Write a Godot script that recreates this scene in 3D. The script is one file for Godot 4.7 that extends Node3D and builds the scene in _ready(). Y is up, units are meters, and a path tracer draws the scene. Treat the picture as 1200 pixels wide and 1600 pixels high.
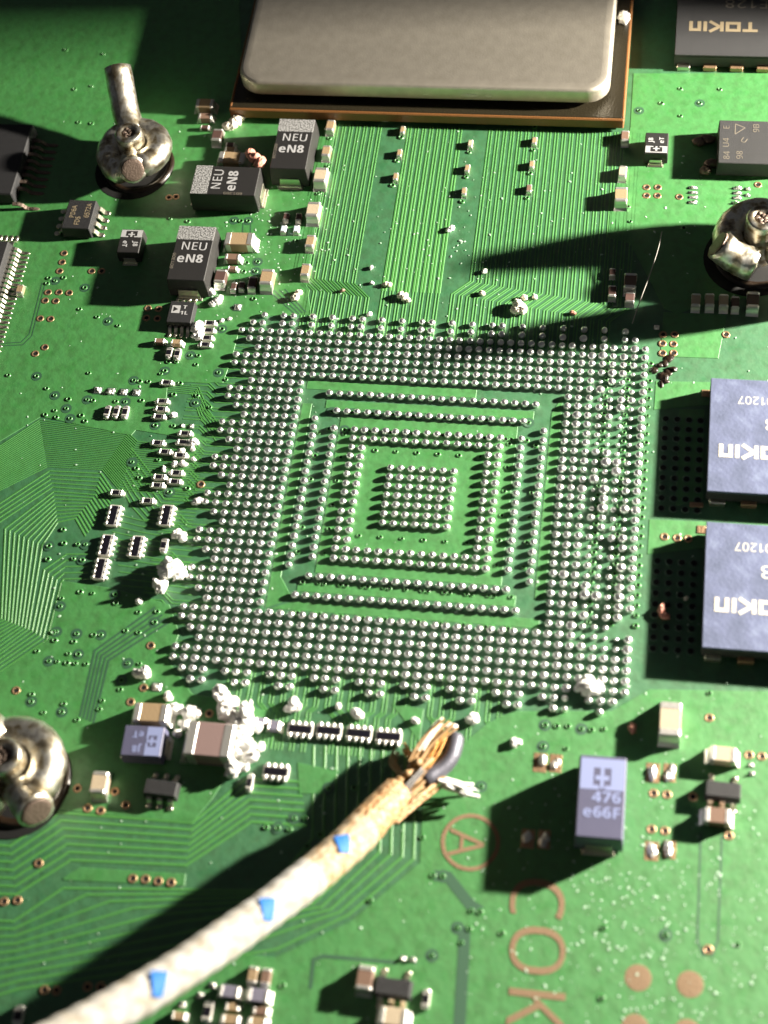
extends Node3D
# A close-up of a worked-over circuit board. All shapes are computed in millimetres and committed at MM metres each.
const MM := 0.001
const POUR := 0.035
var names := {}
var protos := {}
var M := {}
var rng := RandomNumberGenerator.new()
var board: Node3D


# ---------------------------------------------------------------- mesh collector
class MB:
	var v := PackedVector3Array()
	var n := PackedVector3Array()
	var xf := Transform3D()

	func tri(a: Vector3, b: Vector3, c: Vector3, na: Vector3, nb: Vector3, nc: Vector3) -> void:
		if (b - a).cross(c - a).dot(na + nb + nc) > 0.0:
			v.append_array([xf * a, xf * c, xf * b])
			n.append_array([xf.basis * na, xf.basis * nc, xf.basis * nb])
		else:
			v.append_array([xf * a, xf * b, xf * c])
			n.append_array([xf.basis * na, xf.basis * nb, xf.basis * nc])

	func face(p: Array, nn: Vector3) -> void:
		for i in range(1, p.size() - 1):
			tri(p[0], p[i], p[i + 1], nn, nn, nn)

	func face_out(p: Array, c: Vector3) -> void:   # a flat face of a convex body whose middle is c
		var nn: Vector3 = ((p[1] - p[0]) as Vector3).cross(p[2] - p[0])
		if nn.length() < 1e-9:
			return
		nn = nn.normalized()
		if nn.dot(p[0] - c) < 0.0:
			nn = -nn
		face(p, nn)

	func box(c: Vector3, s: Vector3, b := 0.0, top := 1.0, topz := -1.0) -> void:
		var tz := top if topz < 0.0 else topz
		var px := {}
		var py := {}
		var pz := {}
		for sx in [-1, 1]:
			for sy in [-1, 1]:
				for sz in [-1, 1]:
					var kx := top if sy > 0 else 1.0
					var kz := tz if sy > 0 else 1.0
					var p := Vector3(sx * s.x * 0.5 * kx, sy * s.y * 0.5, sz * s.z * 0.5 * kz) + c
					var k := Vector3i(sx, sy, sz)
					px[k] = p - Vector3(0, sy * b, sz * b)
					py[k] = p - Vector3(sx * b, 0, sz * b)
					pz[k] = p - Vector3(sx * b, sy * b, 0)
		for a in [-1, 1]:
			face_out([px[Vector3i(a, -1, -1)], px[Vector3i(a, 1, -1)], px[Vector3i(a, 1, 1)], px[Vector3i(a, -1, 1)]], c)
			face_out([py[Vector3i(-1, a, -1)], py[Vector3i(1, a, -1)], py[Vector3i(1, a, 1)], py[Vector3i(-1, a, 1)]], c)
			face_out([pz[Vector3i(-1, -1, a)], pz[Vector3i(1, -1, a)], pz[Vector3i(1, 1, a)], pz[Vector3i(-1, 1, a)]], c)
		if b > 0.0:
			for a in [-1, 1]:
				for d in [-1, 1]:
					face_out([px[Vector3i(a, d, -1)], px[Vector3i(a, d, 1)], py[Vector3i(a, d, 1)], py[Vector3i(a, d, -1)]], c)
					face_out([px[Vector3i(a, -1, d)], px[Vector3i(a, 1, d)], pz[Vector3i(a, 1, d)], pz[Vector3i(a, -1, d)]], c)
					face_out([py[Vector3i(-1, a, d)], py[Vector3i(1, a, d)], pz[Vector3i(1, a, d)], pz[Vector3i(-1, a, d)]], c)
					for e in [-1, 1]:
						var k := Vector3i(a, d, e)
						face_out([px[k], py[k], pz[k]], c)

	func grid(rows: Array, wrap: bool, flip := false) -> void:   # a smooth sheet through rows of points
		var r := rows.size()
		var m: int = rows[0].size()
		var ns := []
		for i in r:
			var line := PackedVector3Array()
			for j in m:
				var du: Vector3 = rows[mini(i + 1, r - 1)][j] - rows[maxi(i - 1, 0)][j]
				var dv: Vector3
				if wrap:
					dv = rows[i][(j + 1) % m] - rows[i][(j - 1 + m) % m]
				else:
					dv = rows[i][mini(j + 1, m - 1)] - rows[i][maxi(j - 1, 0)]
				if dv.length() < 1e-7:
					var q := 1 if i == 0 else r - 2
					dv = rows[q][(j + 1) % m] - rows[q][(j - 1 + m) % m]
				var nn := du.cross(dv).normalized()
				line.append(-nn if flip else nn)
			ns.append(line)
		for i in r - 1:
			for j in (m if wrap else m - 1):
				var k := (j + 1) % m
				if rows[i][j].distance_to(rows[i][k]) > 1e-7:
					tri(rows[i][j], rows[i + 1][j], rows[i][k], ns[i][j], ns[i + 1][j], ns[i][k])
				if rows[i + 1][j].distance_to(rows[i + 1][k]) > 1e-7:
					tri(rows[i][k], rows[i + 1][j], rows[i + 1][k], ns[i][k], ns[i + 1][j], ns[i + 1][k])

	func lathe(prof: Array, seg: int, c := Vector3.ZERO) -> void:   # (radius, height) pairs, from the outside foot upwards and inwards
		var rows := []
		for p in prof:
			var line := PackedVector3Array()
			for j in seg:
				var a := TAU * j / seg
				line.append(c + Vector3(p.x * cos(a), p.y, p.x * sin(a)))
			rows.append(line)
		grid(rows, true)

	func tube(path: Array, radii: Array, seg: int, cap := 0.35, lump := 0.0, sd := 1) -> void:   # path of points, one radius each, rounded ends
		var nz := FastNoiseLite.new()
		nz.seed = sd
		nz.frequency = 0.55
		var pts := path.duplicate()
		var rad := radii.duplicate()
		var t0: Vector3 = (pts[0] - pts[1]).normalized()
		var t1: Vector3 = (pts[-1] - pts[-2]).normalized()
		var r0: float = rad[0]
		var r1: float = rad[-1]
		var head: Vector3 = pts[0]
		var tail: Vector3 = pts[-1]
		for f in [[0.7, 0.72], [1.0, 0.0]]:
			pts.push_front(head + t0 * r0 * cap * f[0])
			rad.push_front(r0 * f[1])
			pts.push_back(tail + t1 * r1 * cap * f[0])
			rad.push_back(r1 * f[1])
		var up := Vector3.UP if absf(t0.y) < 0.9 else Vector3.RIGHT
		var nn: Vector3 = t0.cross(up).normalized()
		var rows := []
		for i in pts.size():
			var t: Vector3 = (pts[mini(i + 1, pts.size() - 1)] - pts[maxi(i - 1, 0)]).normalized()
			nn = (nn - t * nn.dot(t)).normalized()
			var bb := t.cross(nn)
			var line := PackedVector3Array()
			for j in seg:
				var a := TAU * j / seg
				var d := nn * cos(a) + bb * sin(a)
				var p: Vector3 = pts[i] + d * rad[i]
				if lump > 0.0:
					p += d * nz.get_noise_3dv(p * 2.2) * lump * minf(1.0, rad[i] * 3.0)
				line.append(p)
			rows.append(line)
		grid(rows, true, true)

	func blob(c: Vector3, r: Vector3, sd: int, amp := 0.22, seg := 12) -> void:   # a lumpy grain
		var nz := FastNoiseLite.new()
		nz.seed = sd
		nz.frequency = 0.9
		var rows := []
		var rings := seg / 2 + 1
		for i in rings + 1:
			var b := PI * i / rings - PI * 0.5
			var line := PackedVector3Array()
			for j in seg:
				var a := TAU * j / seg
				var d := Vector3(cos(b) * cos(a), sin(b), cos(b) * sin(a))
				var k := 1.0 + amp * (nz.get_noise_3dv(d * 1.6 + c) + 0.6 * nz.get_noise_3dv(d * 3.6 + c) + 0.4 * absf(nz.get_noise_3dv(d * 8.0 + c)))
				line.append(c + d * r * k)
			rows.append(line)
		grid(rows, true)

	func strip(p: Array, w: float, y: float, h: float) -> void:   # a raised line with sloped sides along points (x, z)
		var k := p.size()
		var side := []
		for i in k:
			var d0: Vector2 = ((p[i] - p[maxi(i - 1, 0)]) as Vector2).normalized()
			var d1: Vector2 = ((p[mini(i + 1, k - 1)] - p[i]) as Vector2).normalized()
			if i == 0: d0 = d1
			if i == k - 1: d1 = d0
			var t := (d0 + d1).normalized()
			var q := Vector2(-t.y, t.x)
			side.append(q / maxf(0.5, q.dot(Vector2(-d1.y, d1.x))))
		for i in k - 1:
			var q: Array = []
			for e in [i, i + 1]:
				for o in [-1.0, -0.72, 0.72, 1.0] if h > 0.0 else [-1.0, 1.0]:
					var s: Vector2 = p[e] + side[e] * (w * 0.5 * o)
					q.append(Vector3(s.x, y + (h if absf(o) < 0.9 else 0.0), s.y))
			if h > 0.0:
				var mid: Vector3 = (q[0] + q[7]) * 0.5 - Vector3(0, w, 0)
				face_out([q[0], q[1], q[5], q[4]], mid)
				face_out([q[1], q[2], q[6], q[5]], mid)
				face_out([q[2], q[3], q[7], q[6]], mid)
			else:
				face([q[0], q[1], q[3], q[2]], Vector3.UP)

	func slab(poly: PackedVector2Array, y0: float, y1: float, slope := 0.04) -> void:   # a filled outline with sloped edges
		var ids := Geometry2D.triangulate_polygon(poly)
		for i in range(0, ids.size(), 3):
			var q := []
			for e in 3:
				var s: Vector2 = poly[ids[i + e]]
				q.append(Vector3(s.x, y1, s.y))
			face(q, Vector3.UP)
		var k := poly.size()
		var sgn := 1.0 if Geometry2D.is_polygon_clockwise(poly) else -1.0
		var outer := []
		for i in k:
			var d0 := (poly[i] - poly[(i - 1 + k) % k]).normalized()
			var d1 := (poly[(i + 1) % k] - poly[i]).normalized()
			var t := (d0 + d1).normalized()
			outer.append(poly[i] + Vector2(-t.y, t.x) * slope * sgn)
		for i in k:
			var j := (i + 1) % k
			var e := (poly[j] - poly[i]).normalized()
			var o := Vector2(-e.y, e.x) * sgn
			face([Vector3(poly[i].x, y1, poly[i].y), Vector3(poly[j].x, y1, poly[j].y), Vector3(outer[j].x, y0, outer[j].y), Vector3(outer[i].x, y0, outer[i].y)], Vector3(o.x, 0.8, o.y).normalized())

	func ribbon(path: Array, w: float, th: float) -> void:   # a bent metal lead: path of (along z, height), width along x
		var k := path.size()
		var up := []
		for i in k:
			var t: Vector2 = ((path[mini(i + 1, k - 1)] - path[maxi(i - 1, 0)]) as Vector2).normalized()
			var q := Vector2(-t.y, t.x)
			up.append(q if t.x >= 0.0 else -q)
			if absf(t.x) < 0.2: up[-1] = Vector2(1, 0)
		for i in k - 1:
			var a: Vector2 = path[i]
			var b: Vector2 = path[i + 1]
			var a2: Vector2 = a - up[i] * th
			var b2: Vector2 = b - up[i + 1] * th
			var mid := Vector3(0, (a.y + b2.y) * 0.5, (a.x + b2.x) * 0.5)
			var h := w * 0.5
			face_out([Vector3(-h, a.y, a.x), Vector3(h, a.y, a.x), Vector3(h, b.y, b.x), Vector3(-h, b.y, b.x)], mid)
			face_out([Vector3(-h, a2.y, a2.x), Vector3(h, a2.y, a2.x), Vector3(h, b2.y, b2.x), Vector3(-h, b2.y, b2.x)], mid)
			for s in [-h, h]:
				face_out([Vector3(s, a.y, a.x), Vector3(s, b.y, b.x), Vector3(s, b2.y, b2.x), Vector3(s, a2.y, a2.x)], mid)
			if i == k - 2:
				face_out([Vector3(-h, b.y, b.x), Vector3(h, b.y, b.x), Vector3(h, b2.y, b2.x), Vector3(-h, b2.y, b2.x)], mid)

	func commit(into: ArrayMesh, mat: Material) -> ArrayMesh:
		var pos := PackedVector3Array()
		pos.resize(v.size())
		for i in v.size():
			pos[i] = v[i] * MM
		var arr := []
		arr.resize(Mesh.ARRAY_MAX)
		arr[Mesh.ARRAY_VERTEX] = pos
		arr[Mesh.ARRAY_NORMAL] = n
		into.add_surface_from_arrays(Mesh.PRIMITIVE_TRIANGLES, arr)
		into.surface_set_material(into.get_surface_count() - 1, mat)
		return into


# ---------------------------------------------------------------- scene helpers
func numbered(called: String) -> String:
	var k: int = names.get(called, 0)
	names[called] = k + 1
	return called if k == 0 else "%s_%03d" % [called, k]


func obj(called: String, mb: MB, mat: Material, parent: Node3D) -> MeshInstance3D:
	var o := MeshInstance3D.new()
	o.name = called
	o.mesh = mb.commit(ArrayMesh.new(), mat)
	parent.add_child(o, true)
	return o


func shared(called: String, mesh: Mesh, parent: Node3D, at: Vector3, turn := 0.0) -> MeshInstance3D:
	var o := MeshInstance3D.new()
	o.name = called
	o.mesh = mesh
	parent.add_child(o, true)
	o.position = at * MM
	o.rotation.y = turn
	return o


func tag(o: Node3D, label: String, category: String, group := "", kind := "") -> void:
	if label: o.set_meta("label", label)
	if category: o.set_meta("category", category)
	if group: o.set_meta("group", group)
	if kind: o.set_meta("kind", kind)


func thing(called: String, label: String, category: String, at := Vector3.ZERO, turn := 0.0, group := "") -> Node3D:
	var o := Node3D.new()
	o.name = numbered(called)
	add_child(o, true)
	o.position = at * MM
	o.rotation.y = turn
	tag(o, label, category, group)
	return o


func place(key: String, build: Callable, called: String, label: String, category: String, group: String, at: Vector3, turn: float) -> Node3D:
	var o: Node3D
	if protos.has(key):
		o = protos[key].duplicate()
	else:
		o = build.call()
		protos[key] = o
	o.name = numbered(called)
	add_child(o, true)
	tag(o, label, category, group)
	o.position = at * MM
	o.rotation.y = turn
	return o


func lin(r: float, g: float, b: float) -> Color:
	return Color(r, g, b).linear_to_srgb()


func mat(c: Color, rough: float, metal := 0.0, spec := 0.5) -> StandardMaterial3D:
	var m := StandardMaterial3D.new()
	m.albedo_color = c
	m.roughness = rough
	m.metallic = metal
	m.metallic_specular = spec
	return m


func noise(freq: float, octaves: int, sd: int, stops: Array, size := 512, kind := FastNoiseLite.TYPE_SIMPLEX_SMOOTH) -> NoiseTexture2D:
	var f := FastNoiseLite.new()
	f.noise_type = kind
	f.seed = sd
	f.frequency = freq
	f.fractal_octaves = octaves
	var t := NoiseTexture2D.new()
	t.width = size
	t.height = size
	t.seamless = true
	t.noise = f
	if stops.size():
		var g := Gradient.new()
		var offs := PackedFloat32Array()
		var cols := PackedColorArray()
		for s in stops:
			offs.append(s[0])
			cols.append(s[1])
		g.offsets = offs
		g.colors = cols
		t.color_ramp = g
	return t


func bumpy(m: StandardMaterial3D, freq: float, octaves: int, tile: float, strength: float, sd := 3) -> StandardMaterial3D:   # fine relief; tile is the repeat in mm
	var t := noise(freq, octaves, sd, [])
	t.as_normal_map = true
	t.bump_strength = 8.0
	m.normal_enabled = true
	m.normal_texture = t
	m.normal_scale = strength
	m.uv1_triplanar = true
	m.uv1_scale = Vector3.ONE / (tile * MM)
	return m


func grey(x: float) -> Color:
	return Color(x, x, x)


func letters(called: String, text: String, cap: float, at: Vector3, turn: float, m: Material, parent: Node3D, wide := 1.0, bold := 700, thick := 0.02) -> MeshInstance3D:
	var f := SystemFont.new()
	f.font_names = PackedStringArray(["Droid Sans"])
	f.font_weight = bold
	var t := TextMesh.new()
	t.font = f
	t.text = text
	t.font_size = 64
	t.pixel_size = 0.01
	var k := cap * MM / (64.0 * 0.714 * 0.01)
	t.depth = thick * MM / k
	t.curve_step = 1.5
	t.material = m
	var o := MeshInstance3D.new()
	o.name = called
	o.mesh = t
	parent.add_child(o, true)
	o.transform = Transform3D(Basis(Vector3.UP, turn) * Basis(Vector3.RIGHT, -PI * 0.5) * Basis.from_scale(Vector3(wide * k, k, k)), at * MM)
	return o


func materials() -> void:
	M.bare = bumpy(mat(lin(0.018, 0.138, 0.042), 0.62, 0.0, 0.7), 0.02, 4, 14.0, 0.12)
	M.pour = bumpy(mat(lin(0.034, 0.215, 0.038), 0.62, 0.0, 0.7), 0.02, 4, 14.0, 0.12)
	M.trace = mat(lin(0.05, 0.25, 0.035), 0.5, 0.0, 0.7)
	M.clear = mat(lin(0.012, 0.085, 0.034), 0.55, 0.0, 0.7)
	M.via = mat(lin(0.06, 0.22, 0.06), 0.3)
	for k in ["bare", "pour"]:
		M[k].albedo_texture = noise(0.009, 5, 77, [[0.0, Color(0.86, 0.86, 0.78)], [0.42, Color(0.95, 0.96, 0.92)], [0.6, Color(1, 1, 1)], [1.0, Color(0.92, 0.96, 0.97)]], 1024)
		M[k].roughness_texture = noise(0.013, 4, 78, [[0.0, grey(0.72)], [0.4, grey(0.95)], [0.7, grey(1.0)], [1.0, grey(0.8)]])
	for k in ["bare", "pour", "trace", "clear"]:
		M[k].clearcoat_enabled = true
		M[k].clearcoat = 0.8
		M[k].clearcoat_roughness = 0.66
	M.hole = mat(lin(0.004, 0.004, 0.004), 0.8)
	M.copper = bumpy(mat(lin(0.45, 0.29, 0.17), 0.42, 0.7), 0.03, 3, 4.0, 0.5)
	M.letter = bumpy(mat(lin(0.25, 0.165, 0.095), 0.7, 0.1), 0.03, 3, 3.0, 0.7)
	M.solder = bumpy(mat(lin(0.97, 0.965, 0.96), 0.36, 1.0), 0.014, 3, 3.0, 0.4)
	M.tin = bumpy(mat(lin(0.8, 0.78, 0.74), 0.42, 0.85), 0.02, 3, 2.0, 0.5)
	M.lead = bumpy(mat(lin(0.78, 0.74, 0.62), 0.32, 1.0), 0.02, 3, 3.0, 0.3)
	M.black = bumpy(mat(lin(0.018, 0.017, 0.017), 0.55), 0.05, 3, 2.5, 0.5)
	M.ic = bumpy(mat(lin(0.022, 0.022, 0.024), 0.6), 0.06, 3, 2.5, 0.6)
	M.coat = mat(lin(0.008, 0.007, 0.012), 0.35)
	M.ceramic = mat(lin(0.6, 0.58, 0.52), 0.6)
	M.tan = bumpy(mat(lin(0.35, 0.25, 0.145), 0.5), 0.03, 3, 3.0, 0.25)
	M.cream = bumpy(mat(lin(0.5, 0.41, 0.29), 0.55), 0.03, 3, 3.0, 0.25)
	M.brown = mat(lin(0.2, 0.125, 0.09), 0.5)
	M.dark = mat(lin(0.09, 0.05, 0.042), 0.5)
	M.grey = mat(lin(0.2, 0.19, 0.25), 0.5)
	M.pale = mat(lin(0.55, 0.66, 0.75), 0.5)
	M.mauve = bumpy(mat(lin(0.26, 0.18, 0.17), 0.45), 0.03, 3, 3.0, 0.2)
	M.print = mat(lin(0.42, 0.42, 0.43), 0.7)
	M.gold_print = mat(lin(0.3, 0.24, 0.15), 0.7)
	M.faint = mat(lin(0.17, 0.15, 0.12), 0.7)
	M.cream_print = mat(lin(0.62, 0.58, 0.5), 0.7)
	M.lilac_print = mat(lin(0.26, 0.3, 0.52), 0.6)
	M.lilac_body = bumpy(mat(lin(0.1, 0.1, 0.17), 0.5), 0.05, 3, 3.0, 0.4)
	M.band = mat(Color.WHITE, 0.75)
	M.band.albedo_texture = noise(0.045, 2, 7, [[0.0, grey(0.15)], [0.38, grey(0.3)], [0.5, grey(0.62)], [1.0, grey(0.74)]])
	M.band.uv1_triplanar = true
	M.band.uv1_scale = Vector3.ONE / (4.5 * MM)
	M.choke = mat(Color.WHITE, 0.5, 0.35)
	M.choke.albedo_texture = noise(0.007, 5, 11, [[0.0, Color(0.39, 0.42, 0.52)], [0.4, Color(0.43, 0.46, 0.57)], [0.62, Color(0.45, 0.48, 0.6)], [1.0, Color(0.54, 0.58, 0.69)]])
	bumpy(M.choke, 0.05, 4, 12.0, 0.07, 5)
	M.choke_dark = bumpy(mat(lin(0.035, 0.035, 0.037), 0.6), 0.06, 3, 3.0, 0.8)
	M.lid = mat(Color.WHITE, 0.52, 1.0)
	M.lid.albedo_texture = noise(0.01, 4, 21, [[0.0, Color(0.83, 0.8, 0.74)], [0.5, Color(0.86, 0.83, 0.775)], [1.0, Color(0.89, 0.86, 0.8)]])
	bumpy(M.lid, 0.06, 3, 9.0, 0.06, 9)
	M.substrate = bumpy(mat(lin(0.02, 0.016, 0.008), 0.4), 0.03, 3, 5.0, 0.3)
	M.edge = bumpy(mat(lin(0.2, 0.085, 0.025), 0.45), 0.03, 3, 4.0, 0.3)
	M.paste = bumpy(mat(lin(0.8, 0.74, 0.62), 0.55), 0.04, 3, 2.5, 0.5)
	M.white = bumpy(mat(lin(0.86, 0.85, 0.82), 0.5), 0.04, 3, 2.5, 0.5)
	M.pink = bumpy(mat(lin(0.6, 0.27, 0.2), 0.6), 0.04, 3, 2.5, 0.4)
	M.steel = bumpy(mat(lin(0.92, 0.9, 0.86), 0.4, 1.0), 0.012, 5, 9.0, 0.4)
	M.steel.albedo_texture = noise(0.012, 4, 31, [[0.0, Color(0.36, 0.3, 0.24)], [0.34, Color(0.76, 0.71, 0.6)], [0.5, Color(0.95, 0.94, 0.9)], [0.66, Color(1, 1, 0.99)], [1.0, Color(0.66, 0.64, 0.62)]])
	M.rust = bumpy(mat(lin(0.17, 0.125, 0.1), 0.5, 0.5), 0.025, 4, 3.0, 1.0)
	M.resin = mat(lin(0.016, 0.009, 0.005), 0.35)
	M.sleeve = mat(Color.WHITE, 0.8)
	M.sleeve.albedo_texture = noise(0.01, 4, 51, [[0.0, Color(0.5, 0.44, 0.35)], [0.3, Color(0.63, 0.6, 0.55)], [0.55, Color(0.68, 0.67, 0.65)], [1.0, Color(0.73, 0.73, 0.72)]])
	M.sleeve.uv1_triplanar = true
	M.sleeve.uv1_scale = Vector3.ONE / (7.0 * MM)
	M.scorched = bumpy(mat(Color.WHITE, 0.6), 0.03, 4, 3.0, 0.8)
	M.scorched.albedo_texture = noise(0.014, 4, 61, [[0.0, Color(0.16, 0.08, 0.04)], [0.35, Color(0.5, 0.33, 0.17)], [0.55, Color(0.74, 0.6, 0.42)], [1.0, Color(0.82, 0.78, 0.7)]])
	M.toasted = bumpy(mat(Color.WHITE, 0.75), 0.03, 4, 3.0, 0.5)
	M.toasted.albedo_texture = noise(0.01, 4, 63, [[0.0, Color(0.45, 0.3, 0.16)], [0.35, Color(0.6, 0.48, 0.33)], [0.6, Color(0.68, 0.62, 0.52)], [1.0, Color(0.72, 0.7, 0.65)]])
	M.blue = mat(lin(0.016, 0.14, 0.46), 0.7)
	M.wire_copper = bumpy(mat(lin(0.5, 0.24, 0.06), 0.4, 0.4), 0.04, 3, 3.0, 0.4)
	M.fibre = mat(lin(0.3, 0.18, 0.075), 0.6)
	M.grey_wire = bumpy(mat(lin(0.1, 0.1, 0.125), 0.5, 0.5), 0.04, 3, 3.0, 0.4)
	M.dust = mat(lin(0.42, 0.58, 0.45), 0.45)
	M.hair = mat(lin(0.3, 0.28, 0.25), 0.5)


# ---------------------------------------------------------------- component builders (foot at the origin, long side along x unless said)
func make_cap(l: float, w: float, h: float, body: String) -> Node3D:
	var o := Node3D.new()
	var e := l * 0.24
	var b := MB.new()
	b.box(Vector3(0, h * 0.5 + 0.03, 0), Vector3(l - e * 0.8, h, w), 0.05)
	obj("body", b, M[body], o)
	for s in [-1.0, 1.0]:
		var t := MB.new()
		t.box(Vector3(s * (l - e) * 0.5, h * 0.5 + 0.03, 0), Vector3(e, h + 0.05, w + 0.05), minf(0.12, h * 0.2))
		var x0: float = s * l * 0.5
		var f: float = s * h * 0.32
		var k := h * 0.62
		var z := w * 0.5
		var mid := Vector3(x0 + f * 0.25, k * 0.3, 0)
		t.face_out([Vector3(x0, k, -z), Vector3(x0, k, z), Vector3(x0 + f * 0.35, k * 0.38, z), Vector3(x0 + f * 0.35, k * 0.38, -z)], mid)
		t.face_out([Vector3(x0 + f * 0.35, k * 0.38, -z), Vector3(x0 + f * 0.35, k * 0.38, z), Vector3(x0 + f, 0, z * 1.05), Vector3(x0 + f, 0, -z * 1.05)], Vector3(x0, 0, 0))
		for q in [-z, z]:
			t.face([Vector3(x0, k, q), Vector3(x0 + f * 0.35, k * 0.38, q), Vector3(x0 + f, 0, q * 1.05), Vector3(x0, 0, q)], Vector3(0, 0, signf(q)))
		obj("terminal", t, M.tin, o)
	return o


func make_resistor(l: float, w: float, h: float) -> Node3D:
	var o := Node3D.new()
	var b := MB.new()
	b.box(Vector3(0, h * 0.5, 0), Vector3(l - 0.1, h - 0.04, w), 0.03)
	obj("body", b, M.ceramic, o)
	var c := MB.new()
	c.box(Vector3(0, h, 0), Vector3(l * 0.52, 0.05, w * 0.74), 0.015)
	obj("coating", c, M.coat, o)
	for s in [-1.0, 1.0]:
		var t := MB.new()
		t.box(Vector3(s * (l * 0.5 - 0.1), h * 0.5 + 0.01, 0), Vector3(0.22, h + 0.02, w + 0.03), 0.06)
		t.blob(Vector3(s * (l * 0.5 + 0.02), h * 0.3, 0), Vector3(0.22, h * 0.62, w * 0.52), 5, 0.15, 10)
		obj("terminal", t, M.tin, o)
	return o


func make_array() -> Node3D:
	var o := Node3D.new()
	var l := 2.25
	var w := 1.1
	var h := 0.42
	var b := MB.new()
	b.box(Vector3(0, h * 0.5, 0), Vector3(l, h - 0.04, w), 0.04)
	obj("body", b, M.ceramic, o)
	var c := MB.new()
	c.box(Vector3(0, h, 0), Vector3(l - 0.22, 0.05, w * 0.58), 0.015)
	obj("coating", c, M.coat, o)
	for s in [-1.0, 1.0]:
		for k in 4:
			var x := (k - 1.5) * 0.56
			var t := MB.new()
			t.box(Vector3(x, h * 0.5 + 0.01, s * (w * 0.5 - 0.06)), Vector3(0.36, h + 0.03, 0.3), 0.08)
			t.blob(Vector3(x, h * 0.34, s * (w * 0.5 + 0.08)), Vector3(0.21, h * 0.58, 0.24), k + 3, 0.12, 10)
			obj("terminal", t, M.tin, o)
	return o


func end_plates(o: Node3D, l: float, w: float, h: float) -> void:
	for s in [-1.0, 1.0]:
		var t := MB.new()
		var z: float = s * l * 0.5
		t.box(Vector3(0, h * 0.24, z + s * 0.06), Vector3(w * 0.58, h * 0.48, 0.12), 0.03, 0.86, 1.0)
		t.box(Vector3(0, 0.06, z + s * 0.2), Vector3(w * 0.66, 0.12, 0.5), 0.04)
		t.box(Vector3(0, 0.2, z + s * 0.16), Vector3(w * 0.6, 0.2, 0.16), 0.05, 0.95, 0.5)
		obj("terminal", t, M.lead, o)


func make_tantalum(l: float, w: float, h: float, kind: String) -> Node3D:   # long side along z, marked end towards -z
	var o := Node3D.new()
	var b := MB.new()
	b.box(Vector3(0, h * 0.27 + 0.1, 0), Vector3(w, h * 0.5, l), 0.05)
	b.box(Vector3(0, h * 0.76, 0), Vector3(w, h * 0.48, l), 0.06, 0.95, 0.97)
	obj("body", b, M.lilac_body if kind != "neu" and kind != "j8" else M.black, o)
	end_plates(o, l, w, h)
	var top := h + 0.012
	var p: Material = M.print if kind == "neu" or kind == "j8" else M.lilac_print
	if kind == "neu":
		var g := MB.new()
		g.box(Vector3(0, h, -l * 0.355), Vector3(w * 0.95, 0.04, l * 0.245), 0.01)
		obj("polarity_band", g, M.band, o)
		letters("marking", "NEU", 0.98, Vector3(0.12, top, -0.85), 0.0, M.print, o, 1.06, 400)
		letters("marking", "eN8", 1.02, Vector3(-0.02, top, 0.75), 0.0, M.print, o, 1.02, 700)
		letters("date_code", "601309", 0.32, Vector3(-w * 0.5 + 0.3, top, 1.1), PI * 0.5, M.faint, o, 1.4, 400)
	else:
		var g := MB.new()
		var z0 := -l * 0.5 + l * 0.05
		var d := l * (0.3 if kind == "j8" else 0.37)
		var bw := w * (0.2 if kind == "j8" else 0.27)
		var tb := d * (0.14 if kind == "j8" else 0.3)
		var half := w * 0.45
		g.box(Vector3(0, h, z0 + tb * 0.5), Vector3(half * 2.0, 0.03, tb))
		for s in [-1.0, 1.0]:
			g.box(Vector3(s * (half - bw * 0.5), h, z0 + tb + (d - tb) * 0.5), Vector3(bw, 0.03, d - tb))
			g.box(Vector3(s * (half - bw - 0.06 * w), h, z0 + d - d * 0.07), Vector3(0.12 * w, 0.03, d * 0.14))
		obj("polarity_band", g, p, o)
		var q := MB.new()
		q.box(Vector3(0, h, z0 + d * 0.62), Vector3(w * 0.28, 0.032, d * 0.15))
		q.box(Vector3(0, h, z0 + d * 0.41), Vector3(w * 0.08, 0.032, d * 0.27))
		q.box(Vector3(0, h, z0 + d * 0.83), Vector3(w * 0.08, 0.032, d * 0.27))
		obj("plus_mark", q, p, o)
		if kind == "c476":
			letters("marking", "476", 0.9, Vector3(0.42, top, 0.05), 0.0, p, o, 1.15, 700)
			letters("marking", "e66F", 0.9, Vector3(0.1, top, 1.35), 0.0, p, o, 1.1, 700)
		else:
			letters("marking", "J8", w * 0.2, Vector3(w * 0.25, top, l * 0.13), -PI * 0.5, p, o, 1.1, 700)
			letters("marking", "eT", w * 0.2, Vector3(-w * 0.2, top, l * 0.13), -PI * 0.5, p, o, 1.1, 700)
	return o


func lead_mesh(reach: float, high: float, w: float, m: Material = null) -> ArrayMesh:
	var b := MB.new()
	b.ribbon([Vector2(-0.1, high), Vector2(reach * 0.25, high), Vector2(reach * 0.42, high * 0.8), Vector2(reach * 0.6, 0.2), Vector2(reach * 0.72, 0.12), Vector2(reach, 0.1)], w, 0.12)
	b.blob(Vector3(0, 0.06, reach * 0.95), Vector3(w * 0.62, 0.14, reach * 0.3), 9, 0.12, 8)
	return b.commit(ArrayMesh.new(), m if m else M.lead)


func make_sot(back: int) -> Node3D:
	var o := Node3D.new()
	var b := MB.new()
	b.box(Vector3(0, 0.62, 0), Vector3(2.95, 0.95, 1.55), 0.06, 0.95, 0.85)
	obj("body", b, M.ic, o)
	var lm := lead_mesh(0.75, 0.6, 0.42)
	for k in 3:
		shared("lead", lm, o, Vector3((k - 1) * 0.95, 0, 0.72))
		if back == 3 or k != 1:
			shared("lead", lm, o, Vector3((k - 1) * 0.95, 0, -0.72), PI)
	return o


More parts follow.
